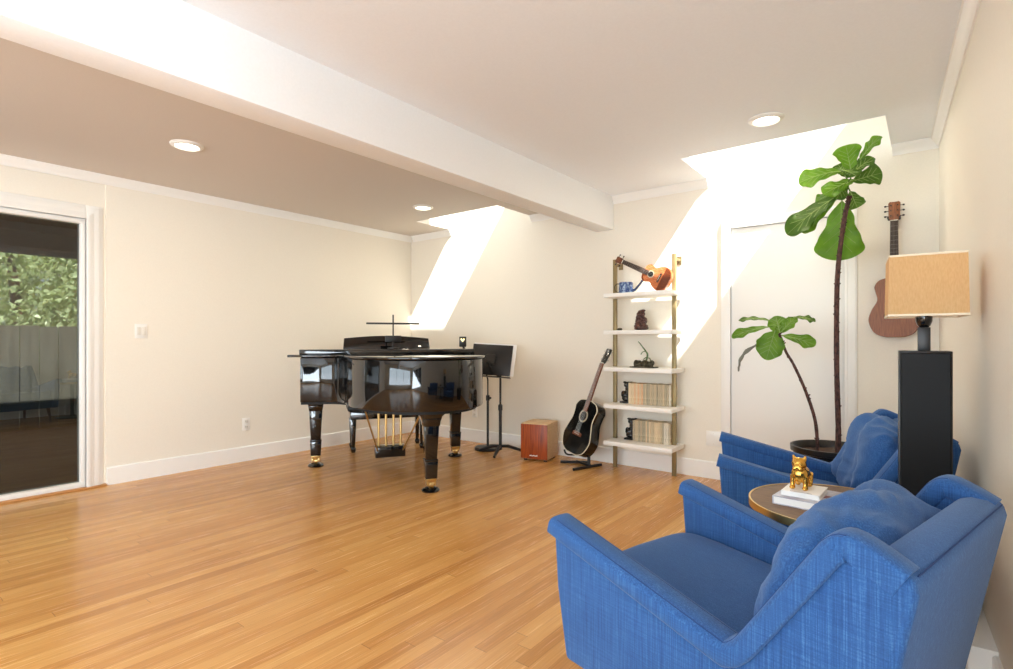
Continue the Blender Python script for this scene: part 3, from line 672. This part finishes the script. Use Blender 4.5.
# books
spines = []
for i, (a, b) in enumerate(((232, 214, 182), (222, 202, 166), (206, 192, 166), (226, 206, 180), (196, 184, 160), (214, 184, 150), (232, 226, 212), (186, 176, 156), (222, 172, 130)) and [((212, 186, 146), (236, 218, 184)), ((186, 166, 132), (220, 202, 168)), ((164, 148, 120), (204, 190, 162)), ((216, 160, 116), (236, 204, 166)), ((150, 138, 114), (196, 184, 156)), ((206, 194, 172), (238, 230, 212))]):
    n = 'book_cover_%d' % i; m = mat(n, s2l(*a), .6); M[n] = noisy(m, s2l(*a), s2l(*b), (30, 3, 70), 2.2, 3, lo=.38, hi=.62); spines.append(n)
ordw = ['first', 'second', 'third', 'fourth', 'fifth', 'sixth', 'seventh', 'eighth', 'ninth', 'tenth', 'eleventh', 'twelfth', 'thirteenth', 'fourteenth', 'fifteenth', 'sixteenth', 'seventeenth', 'eighteenth', 'nineteenth', 'twentieth', 'twenty-first', 'twenty-second']
def books(z, x0, x1, n, order, where, group):
    ws = [random.uniform(.8, 1.2) for _ in range(n)]; s = (x1 - x0) / sum(ws); x = x0
    for i, w in enumerate(ws):
        w *= s; h = .178 + random.uniform(-.003, .004); d = .115
        t = thing('paperback_book', '%s cream paperback from the black bookend on the %s' % (ordw[i], where), 'book', (x + w / 2, 4.332 + random.uniform(-.002, .003), z), 0, group)
        c = order(i); e = w / 2 - .0007
        bm = new(); prism(bm, [(-e, .0022), (-e * .8, .0004), (0, 0), (e * .8, .0004), (e, .0022)], 0, h); box(bm, -e, -e + .0012, .0022, d, 0, h); box(bm, e - .0012, e, .0022, d, 0, h); obj('cover', bm, c, t)
        obj('pages', B(-e + .0014, e - .0014, .0024, d - .003, .002, h - .003), 'paper', t)
        x += w
books(SZS[1], -2.062, -1.684, 22, lambda i: spines[3] if 2 < i < 8 and i % 2 else (spines[0] if i < 8 else (spines[5] if i == 21 else spines[random.choice((1, 2, 4))])), 'upper book shelf', 'paperbacks on the upper book shelf')
books(SZS[0], -2.022, -1.684, 20, lambda i: spines[random.choice((0, 1, 2, 5, 4))], 'lowest shelf', 'paperbacks on the lowest shelf')
def remesh(o, v=.004):
    m = o.modifiers.new('fuse', 'REMESH'); m.mode = 'VOXEL'; m.voxel_size = v; m.use_smooth_shade = True
    return o
def bookend(x, z, label):
    t = thing('bookend', label, 'bookend', (x, 4.345, z), 0, 'carved black bookends')
    bm = new(); prism(bm, [(-.058, 0), (.03, 0), (.03, .185), (.014, .185), (.014, .014), (-.058, .014)], 0, .08, 'xz', bev=.002); obj('base', bm, 'black_matte', t)
    SB = Matrix.Translation((.004, -.006, .006)) @ Matrix.Diagonal((1.55, 1.1, 1.06, 1)); bm = new()
    for c, r in (((-.008, .04, .03), (.03, .028, .022)), ((-.016, .035, .058), (.024, .026, .026)), ((-.002, .04, .085), (.018, .024, .022)), ((.0, .04, .112), (.017, .022, .02)), ((-.006, .036, .142), (.018, .02, .02)), ((-.026, .03, .072), (.012, .014, .024)), ((-.016, .032, .166), (.011, .018, .009)), ((.004, .035, .164), (.012, .016, .009))): ell(bm, c, r, T=SB)
    remesh(obj('carved_figure', bm, 'black_gloss', t), .0035)
bookend(-2.093, SZS[1], 'black carved figure bookend on the upper book shelf'); bookend(-2.053, SZS[0], 'black carved figure bookend on the lowest shelf')
# watering can
t = thing('watering_can', 'small blue and white floral watering can on the top shelf below the ukulele neck', 'watering can', (-2.09, 4.36, SZS[4]))
t.location = (-2.08, 4.325, SZS[4]); t.scale = (1.17, 1.17, 1.17)
bm = new(); lathe(bm, [(0, 0), (.052, 0), (.054, .004), (.051, .084), (.048, .086), (.046, .08), (.048, .01), (0, .008)], 32); obj('can', bm, 'can_blue', t)
bm = new(); tube(bm, [(.046, 0, .02), (.075, 0, .03), (.105, 0, .062), (.128, 0, .088)], [.012, .009, .007, .007], 10); ell(bm, (.13, 0, .09), (.012, .012, .006)); obj('spout', bm, 'blue_enamel', t)
bm = new(); tube(bm, spline([(-.05, 0, .078), (-.078, 0, .078), (-.094, 0, .055), (-.085, 0, .025), (-.052, 0, .012)], 5), .003, 8); obj('handle', bm, 'bronze', t)
# carved brown figurine
t = thing('carved_figurine', 'dark brown carved seated figurine on the second shelf from the top', 'figurine', (-1.945, 4.34, SZS[3]))
bm = new()
for c, r in (((0, 0, .018), (.058, .04, .02)), ((-.02, -.012, .035), (.034, .03, .022)), ((.026, -.012, .033), (.032, .03, .02)), ((0, .004, .065), (.036, .03, .038)), ((-.034, 0, .072), (.015, .017, .034)), ((.036, -.004, .078), (.014, .016, .028)), ((.03, -.026, .058), (.022, .014, .012)), ((-.022, -.028, .056), (.02, .013, .012)), ((.004, -.004, .105), (.03, .026, .016)), ((-.004, -.006, .132), (.028, .026, .028)), ((-.002, -.03, .128), (.009, .008, .008)), ((-.032, 0, .132), (.007, .01, .014)), ((.024, 0, .132), (.007, .01, .014)), ((0, .002, .156), (.027, .024, .012)), ((.014, 0, .162), (.02, .018, .01)), ((-.03, -.004, .106), (.013, .013, .02))): ell(bm, c, r)
bmesh.ops.transform(bm, matrix=Matrix.Diagonal((1.12, 1.1, 1.05, 1)), verts=list(bm.verts)); remesh(obj('carved_body', bm, 'brown_carved', t), .003)
t = thing('small_stone', 'tiny dark stone on the second shelf beside the left post', 'stone', (-2.13, 4.30, SZS[3]))
bm = new(); ell(bm, (0, 0, .011), (.022, .016, .012)); ell(bm, (.01, .004, .012), (.014, .014, .011)); remesh(obj('stone', bm, 'bronze', t), .003)
# bronze twig sculpture
t = thing('twig_sculpture', 'dark bronze sculpture with a green twig on the middle shelf', 'sculpture', (-1.912, 4.32, SZS[2]))
bm = new()
for i in range(9):
    x = -.072 + i * .018; ell(bm, (x, .006 * math.sin(i * 2.3), .034 + .008 * math.sin(i * 1.7)), (.020, .030, .026 + .006 * math.cos(i * 2.9)), seg=12, rings=8)
    ell(bm, (x, -.018 + .006 * math.cos(i * 3.1), .026), (.015, .018, .018), seg=10, rings=8)
prism(bm, [(-.115, -.045), (.11, -.045), (.115, .04), (-.11, .045)], 0, .009, 'xy', bev=.003); remesh(obj('rock_base', bm, 'bronze', t), .004)
bm = new(); tube(bm, spline([(.02, 0, .06), (.032, 0, .11), (.018, 0, .138), (-.008, .005, .168), (-.030, 0, .198), (-.052, 0, .222)], 5), [.009 - .00022 * i for i in range(26)], 8)
tube(bm, spline([(.016, 0, .142), (-.010, -.01, .132), (-.028, 0, .11)], 4), [.004] * 8 + [.002], 6); tube(bm, spline([(.03, 0, .09), (.01, 0, .082), (.0, -.01, .07)], 4), .004, 6); tube(bm, [(.03, 0, .085), (.05, .005, .08), (.06, 0, .06)], .004, 6); obj('twig', bm, 'green_patina', t)

# ------------------------------------------------------------------ armchairs (local x to the back, y across; one builder)
def armchair(label, ax, ay, rz):
    t = thing('armchair', label, 'armchair', (ax, ay, 0), rz, 'matching blue lounge chairs')
    Wd = .745
    side = [(.004, .582), (.018, .40), (.055, .20), (.755, .20), (.80, .26), (.886, .69), (.884, .708), (.80, .748), (.772, .744), (.555, .435)]
    for sg, o_ in ((1, 0), (-1, Wd)):
        yy = lambda v: o_ + sg * v
        bm = new(); prism(bm, side, min(yy(.016), yy(.084)), max(yy(.016), yy(.084)), 'xz', bev=.014, seg=4); s = obj('side_panel', bm, 'fabric', t, 50)
        # padded band over the arm and up the front edge of the wing, standing a little proud on the outside only
        path = spline([(.002, 0, .582), (.09, 0, .560), (.30, 0, .508), (.50, 0, .458), (.545, 0, .447)], 3)[:-1] + spline([(.548, 0, .447), (.572, 0, .462), (.605, 0, .504), (.735, 0, .70), (.760, 0, .735), (.785, 0, .7485), (.83, 0, .731), (.872, 0, .708)], 4)
        sec = [(-.030, .004), (-.024, .0), (.004, 0), (.014, .006), (.0185, .018), (.020, .044), (.0185, .070), (.014, .082), (.004, .088), (-.024, .088), (-.030, .084)]
        t0 = bmesh.new(); rings = []; npt = len(path)
        for i, p in enumerate(path):
            a = path[max(i - 1, 0)]; b = path[min(i + 1, npt - 1)]; d = (b - a).normalized(); n = Vector((-d.z, 0, d.x)); kk = min(1, max(0, (i - npt + 13) / 5)) * .013
            rings.append([t0.verts.new(Vector((p.x, yy(max(w, kk)), p.z)) + n * u) for u, w in sec])
        for a, b in zip(rings, rings[1:]):
            m_ = len(a)
            for i in range(m_): t0.faces.new((a[i], a[(i + 1) % m_], b[(i + 1) % m_], b[i]))
        t0.faces.new(rings[0]); t0.faces.new(rings[-1]); bmesh.ops.recalc_face_normals(t0, faces=list(t0.faces))
        es = [e for e in t0.edges if len(e.link_faces) == 2 and e.calc_face_angle(0) > 1.2]; bevel_edges(t0, es, .010, 3)
        bm = new(); join(bm, t0); obj('arm_pad', bm, 'fabric', s, 60)
        for w in (.015, .073):
            pp = []
            for i, p in enumerate(path[1:-8]):
                d = (path[i + 2] - path[i]).normalized(); pp.append(Vector((p.x, yy(w), p.z)) + Vector((-d.z, 0, d.x)) * .0168)
            bm = new(); tube(bm, pp, .0016, 6); obj('piping', bm, 'seam', s)
    # outer back with a padded top, as wide as the wings
    bm = new(); prism(bm, [(.60, .235), (.79, .202), (.81, .26), (.893, .69), (.886, .717), (.865, .729), (.835, .732), (.808, .722), (.795, .69)], .018, Wd - .018, 'xz', bev=.014, seg=4); bk = obj('backrest', bm, 'fabric', t, 50)
    bm = new(); tube(bm, [(.886, .045, .717), (.886, Wd - .045, .717)], .0016, 6); obj('piping', bm, 'seam', bk)
    bm = new(); prism(bm, [(.085, .20), (.80, .20), (.80, .26), (.10, .295), (.075, .29)], .06, Wd - .06, 'xz', bev=.01); obj('seat_base', bm, 'fabric', t, 50)
    ST_ = Matrix.Translation((.34, Wd / 2, .335)) @ Matrix.Rotation(R(7), 4, 'Y')
    bm = new(); sup(bm, (0, 0, 0), (.325, Wd / 2 - .088, .078), .25, 56, 36, T=ST_, wr=.006, wf=5); obj('seat_cushion', bm, 'fabric', t, 80)
    PT = Matrix.Translation((.682, Wd / 2 + .010, .560)) @ Matrix.Rotation(R(24), 4, 'Y')
    bm = new(); sup(bm, (0, 0, 0), (.105, Wd / 2 - .092, .195), .62, 110, 76, T=PT, wr=.042, wf=8.5); obj('back_cushion', bm, 'fabric', t, 80)
    for x, y, dx in ((.14, .10, -.03), (.14, Wd - .10, -.03), (.74, .10, .05), (.74, Wd - .10, .05)):
        bm = new(); tube(bm, [(x, y, .205), (x + dx, y + (.02 if y > .3 else -.02), 0)], [.02, .011], 12); obj('leg', bm, 'neck_wood', t)
    return t
armchair('nearest blue upholstered armchair, filling the lower right corner', -.887, 1.325, math.atan2(-.237, .9715))
armchair('farther blue upholstered armchair, in front of the potted fig tree', -.755, 2.502, math.atan2(.269, .963))

# ------------------------------------------------------------------ side table with books and a gold figurine
TX, TY, TZ = -.262, 2.262, .53
t = thing('side_table', 'round walnut side table with brass rim between the two blue armchairs', 'table', (TX, TY, 0))
bm = new(); lathe(bm, [(0, TZ - .024), (.285, TZ - .024), (.286, TZ - .001), (.283, TZ), (0, TZ)], 72); obj('table_top', bm, 'table_wood', t)
bm = new(); lathe(bm, [(.286, TZ - .026), (.292, TZ - .026), (.292, TZ + .0012), (.286, TZ + .0012), (.286, TZ - .026)], 72, cap=False); obj('brass_rim', bm, 'brass', t)
bm = new(); lathe(bm, [(.03, .02), (.022, .05), (.022, TZ - .05), (.09, TZ - .025)], 28); obj('pedestal', bm, 'black_satin', t)
bm = new(); lathe(bm, [(0, 0), (.19, 0), (.195, .008), (.19, .016), (.03, .024), (0, .024)], 48); obj('base', bm, 'black_satin', t)
RB = R(-6)
t = thing('hardcover_book', 'grey-covered hardcover book lying under a white book on the side table', 'book', (-.30, 2.215, TZ), RB)
t.location = (-.352, 2.232, TZ)
bm = new(); box(bm, -.088, .088, -.108, .108, 0, .003, bev=.001); box(bm, -.088, .088, -.108, .108, .027, .030, bev=.001); box(bm, -.088, -.084, -.108, .108, .003, .027); obj('cover', bm, 'book_grey', t)
obj('pages', B(-.084, .085, -.105, .105, .003, .027), 'paper', t)
bm = new(); box(bm, .055, .075, -.02, .02, .030, .0304); obj('cover_mark', bm, 'ink_red', t)
t2 = thing('gift_book', 'small white book lying on the grey book under the gold figurine', 'book', (-.362, 2.232, TZ + .0305), RB + R(4))
bm = new(); box(bm, -.062, .062, -.075, .075, 0, .002); box(bm, -.062, .062, -.075, .075, .015, .017, bev=.0008); box(bm, -.062, -.059, -.075, .075, .002, .015); obj('cover', bm, 'paper', t2)
obj('pages', B(-.059, .060, -.073, .073, .002, .015), 'paper', t2)
bm = new(); box(bm, -.035, .035, -.068, -.064, .017, .0173); obj('cover_line', bm, 'ink_grey', t2)
t = thing('gold_figurine', 'polished gold bulldog figurine standing on the white book on the side table', 'figurine', (-.375, 2.224, TZ + .048), R(-4))
bm = new()
ell(bm, (0, .028, .048), (.026, .044, .025)); ell(bm, (0, -.006, .05), (.029, .025, .03)); ell(bm, (0, -.016, .087), (.025, .022, .023)); ell(bm, (0, -.034, .079), (.015, .012, .011)); ell(bm, (0, -.012, .070), (.020, .018, .015))
for s in (-1, 1):
    tube(bm, [(s * .02, -.012, .045), (s * .021, -.016, .022), (s * .021, -.018, .006)], [.012, .009, .0085], 12); ell(bm, (s * .021, -.022, .006), (.010, .013, .007))
    tube(bm, [(s * .018, .052, .045), (s * .02, .062, .024), (s * .02, .056, .006)], [.014, .009, .008], 12); ell(bm, (s * .02, .052, .006), (.009, .012, .007))
    tube(bm, [(s * .016, -.012, .102), (s * .021, -.012, .116)], [.009, .003], 10); ell(bm, (s * .010, -.036, .091), (.005, .004, .005)); ell(bm, (s * .009, -.040, .074), (.008, .007, .008))
tube(bm, [(0, .068, .055), (0, .078, .066), (0, .076, .078)], [.006, .005, .003], 8)
bmesh.ops.transform(bm, matrix=Matrix.Diagonal((1, 1, 1.06, 1)), verts=list(bm.verts)); remesh(obj('figure', bm, 'gold', t), .0022)

# ------------------------------------------------------------------ floor lamp: tall black box column, neck and square shade
t = thing('floor_lamp', 'tall black box-column floor lamp with square woven beige shade', 'lamp', (-.018, 2.578, 0), A3)
w = .0785
bm = new(); box(bm, -w, w, -w, w, .012, 1.083, bev=.003); obj('column', bm, 'column_black', t)
bm = new(); box(bm, -w + .004, w - .004, -w - .008, -w, .02, 1.077, bev=.005, seg=1); obj('front_panel', bm, 'panel_black', t)
obj('base', B(-w + .006, w - .006, -w + .006, w - .006, 0, .012), 'black_matte', t)
obj('neck', B(-.019, .019, -.019, .019, 1.083, 1.172, bev=.002), 'black_satin', t)
bm = new(); lathe(bm, [(.012, 1.170), (.02, 1.178), (.026, 1.195), (.027, 1.212), (.016, 1.216), (.016, 1.26)], 24); obj('socket', bm, 'black_gloss', t)
bm = new(); lathe(bm, [(.013, 1.255), (.016, 1.275), (.03, 1.305), (.032, 1.325), (.024, 1.35), (0, 1.358)], 20); obj('bulb', bm, 'plastic', t)
h0, h1, z0, z1 = .117, .113, 1.212, 1.437
def ring(bm, r0, r1, za, zb, th):
    t0 = bmesh.new(); c = lambda r, z: [t0.verts.new((sx * r, sy * r, z)) for sx, sy in ((-1, -1), (1, -1), (1, 1), (-1, 1))]
    A, B_, C_, D_ = c(r0, za), c(r1, zb), c(r1 - th, zb), c(r0 - th, za)
    for P, Q in ((A, B_), (B_, C_), (C_, D_), (D_, A)):
        for i in range(4): t0.faces.new((P[i], P[(i + 1) % 4], Q[(i + 1) % 4], Q[i]))
    bmesh.ops.recalc_face_normals(t0, faces=list(t0.faces)); join(bm, t0, Matrix.Rotation(R(2.5), 4, 'Z'))
bm = new(); ring(bm, h0, h1, z0, z1, .003); shd = obj('lamp_shade', bm, 'shade', t)
bm = new(); ring(bm, h0 + .0012, h0 + .001, z0 - .001, z0 + .007, .005); obj('bottom_trim', bm, 'shade_trim', shd)
bm = new(); ring(bm, h1 + .0012, h1 + .001, z1 - .006, z1 + .001, .005); obj('top_trim', bm, 'shade_trim', shd)
bm = new()
for a in (0, 90, 180, 270): tube(bm, [(0, 0, 1.24), (math.cos(R(a)) * .06, math.sin(R(a)) * .06, 1.235), (math.cos(R(a)) * .119, math.sin(R(a)) * .119, 1.222)], .002, 6)
obj('shade_spider', bm, 'brass', shd)

# ------------------------------------------------------------------ potted fiddle-leaf fig (local x across the view from the sofa side, y away, z up)
FP = (-.475, 3.86, 0); FR = R(6)
t = thing('potted_fig_tree', 'tall potted fiddle-leaf fig with two bare stems behind the far armchair', 'plant', FP, FR)
bm = new(); lathe(bm, [(0, 0), (.165, 0), (.172, .01), (.215, .43), (.23, .435), (.232, .468), (.222, .47), (.212, .46), (.205, .42), (0, .42)], 48); obj('pot', bm, 'pot', t)
bm = new(); lathe(bm, [(0, .435), (.06, .437), (.12, .432), (.20, .425), (.205, .415), (0, .415)], 40)
for v in bm.verts: v.co.z += .008 * noise.noise(v.co * 30)
obj('soil', bm, 'soil', t)
def stem(pts, r0, r1, nubs, seed):
    rnd = random.Random(seed); P = spline(pts, 8); n = len(P); bm = new()
    tube(bm, P, [(r0 + (r1 - r0) * i / (n - 1)) * (1 + .14 * noise.noise(Vector((i * .7, seed, 0)))) for i in range(n)], 10)
    for i in range(nubs):
        p = P[rnd.randrange(4, n)]; a = rnd.uniform(0, 6.28); l = rnd.uniform(.010, .020)
        d = Vector((math.cos(a), math.sin(a), .3)); tube(bm, [p, p + d * l * .6, p + d * l + Vector((0, 0, .004))], [.007, .005, .003], 6)
    return obj('stem', bm, 'bark', t)
S1 = stem([(.03, -.02, .42), (.032, -.02, .60), (.024, -.02, .95), (.024, -.02, 1.37), (.032, -.02, 1.58), (.055, -.02, 1.80), (.07, -.02, 1.90), (.088, -.02, 1.99)], .0165, .0125, 170, 3)
S2 = stem([(-.075, -.03, .42), (-.09, -.03, .62), (-.14, -.04, .80), (-.205, -.05, .965), (-.25, -.05, 1.05), (-.275, -.05, 1.13), (-.29, -.05, 1.165)], .0105, .007, 22, 5)
def leaf(base, tip, width, up=(0, -1, .3), bend=.1, wave=.01, m='leaf', fold=.12, shape=0, parent=None):
    """obovate leaf from base to tip, facing 'up', bending and waving; midrib and veins on both faces"""
    b = Vector(base); d = Vector(tip) - b; L = d.length; y = d.normalized(); z = Vector(up); z = (z - y * z.dot(y)).normalized(); x = y.cross(z)
    prof = [(0, .02), (.06, .16), (.16, .38), (.28, .52), (.40, .60), (.52, .72), (.64, .90), (.76, 1.0), (.86, .94), (.94, .70), (.985, .36), (1, .05)] if shape == 0 else [(0, .02), (.07, .30), (.18, .62), (.34, .90), (.5, 1.0), (.66, .95), (.8, .78), (.92, .46), (.985, .2), (1, .04)]
    pf = spline([(a, q, 0) for a, q in prof], 3); bm = new(); rows = []; ph = random.uniform(0, 6)
    K = 10
    def pt(s, u, lift=0):
        hw = .5 * width; X = u * hw; e = abs(u)
        Z = -bend * L * (s - .15) ** 2 * 1.1 + fold * abs(X) + wave * e * e * math.sin(s * 17 + ph + (1.5 if u > 0 else 0)) + lift
        return b + y * (s * L * (1 - .12 * bend)) + x * X + z * Z
    for p in pf:
        s, q = p.x, max(p.y, .01); q *= 1 + .04 * math.sin(s * 23 + ph)
        rows.append([bm.verts.new(pt(s, q * (-1 + 2 * i / K))) for i in range(K + 1)])
    for a, c in zip(rows, rows[1:]):
        for i in range(K): bm.faces.new((a[i], a[i + 1], c[i + 1], c[i]))
    tube(bm, [b - y * .03, b], [.004, .004], 6)
    r = bmesh.ops.solidify(bm, geom=list(bm.faces), thickness=.0014)
    lo = obj('leaf', bm, m, parent or t, 60)
    bm = new()
    for sgn in (.0012, -.0026):
        tube(bm, [pt(s / 12, 0, sgn) for s in range(0, 13)], [.0032 - .0002 * i for i in range(13)], 5)
        for s0, s1 in ((.18, .34), (.34, .54), (.5, .72), (.64, .86)):
            for sd_ in (-1, 1):
                q1 = .72 * (.5 if s1 < .4 else .66 if s1 < .6 else .9 if s1 < .8 else .72); tube(bm, [pt(s0 + (s1 - s0) * i / 5, sd_ * q1 * i / 5, sgn) for i in range(6)], .0014, 4)
    obj('veins', bm, 'vein', lo)
    return lo
def Q(px, py, dy=0): return ((px - 838) * .0052 + .03, -.02 + dy, 1.12 + (341 - py) * .0061)
TL = [  # base, tip, width, up, bend, material
    (Q(841, 171), Q(798, 173, -.06), .155, (-.05, -.95, .55), .30, 'leaf'),
    (Q(851, 171, .02), Q(846, 145, .0), .15, (.1, -1, .1), .1, 'leaf'),
    (Q(859, 162, .03), Q(878, 138, .04), .085, (-.5, -.9, .2), .12, 'leaf'),
    (Q(848, 178), Q(872, 159, .02), .10, (-.5, -.9, .2), .1, 'leaf_dark'),
    (Q(852, 182, .02), Q(881, 177, .0), .14, (.0, -1, .25), .15, 'leaf_dark'),
    (Q(842, 170), Q(856, 179, -.10), .10, (0, -.6, .9), .2, 'leaf_dark'),
    (Q(855, 181), Q(824, 193, -.10), .13, (-.1, -.9, .5), .15, 'leaf'),
    (Q(836, 188, .08), Q(812, 193, .12), .10, (0, -.8, .6), .15, 'leaf'),
    (Q(840, 194), Q(782, 226, -.06), .165, (-.2, -.9, .45), .2, 'leaf_dark'),
    (Q(836, 199), Q(796, 225, .05), .12, (-.3, -.9, .2), .15, 'leaf'),
    (Q(842, 199, .05), Q(838, 259, .08), .265, (-.05, -1, .1), .08, 'leaf'),
    (Q(846, 176, .04), Q(838, 160, .06), .09, (0, -1, .3), .1, 'leaf_dark'),
    (Q(848, 184, -.03), Q(836, 200, -.06), .10, (-.1, -1, .3), .15, 'leaf_dark'),
    (Q(850, 190, .05), Q(858, 207, .08), .11, (.2, -1, .1), .1, 'leaf_dark'),
]
for b_, t_, w_, u_, bd, m_ in TL: leaf(b_, t_, w_, u_, bd, .012, m_, parent=S1)
SL = [
    (Q(766, 319, .05), Q(727, 312, .06), .065, (0, -.5, .9), .25, 'leaf_dark', 0),
    (Q(765, 326, -.05), Q(721, 333, -.07), .085, (-.1, -.75, .65), .18, 'leaf', 0),
    (Q(777, 333, 0), Q(771, 313, .06), .12, (0, -.8, .6), .1, 'leaf', 1),
    (Q(777, 333, 0), Q(794, 314, .04), .09, (-.2, -.8, .6), .12, 'leaf', 1),
    (Q(791, 316, .04), Q(816, 317, .05), .065, (0, -.6, .8), .25, 'leaf_dark', 0),
    (Q(779, 335, 0), Q(816, 342, -.05), .10, (.1, -.8, .6), .2, 'leaf', 0),
    (Q(772, 330, -.02), Q(762, 361, -.05), .17, (-.05, -1, .15), .1, 'leaf', 1),
]
for b_, t_, w_, u_, bd, m_, s_ in SL: leaf(b_, t_, w_, u_, bd, .008, m_, shape=s_, parent=S2)
bm = new(); tube(bm, spline([Q(770, 331), Q(756, 342, -.02), Q(740, 352, -.03), Q(732, 362, -.03), Q(730, 374, -.02)], 5), [.004] * 4 + [.007, .008, .008, .007] + [.009, .013, .014, .011, .008] + [.008, .010, .009, .007, .006, .006, .007, .004], 8)
for v in bm.verts: v.co += Vector((noise.noise(v.co * 40), noise.noise(v.co * 40 + Vector((3, 1, 0))), 0)) * .006
dl = obj('withered_leaf', bm, 'dry_leaf', S2); dl['label'] = 'withered grey leaf hanging from the short stem'
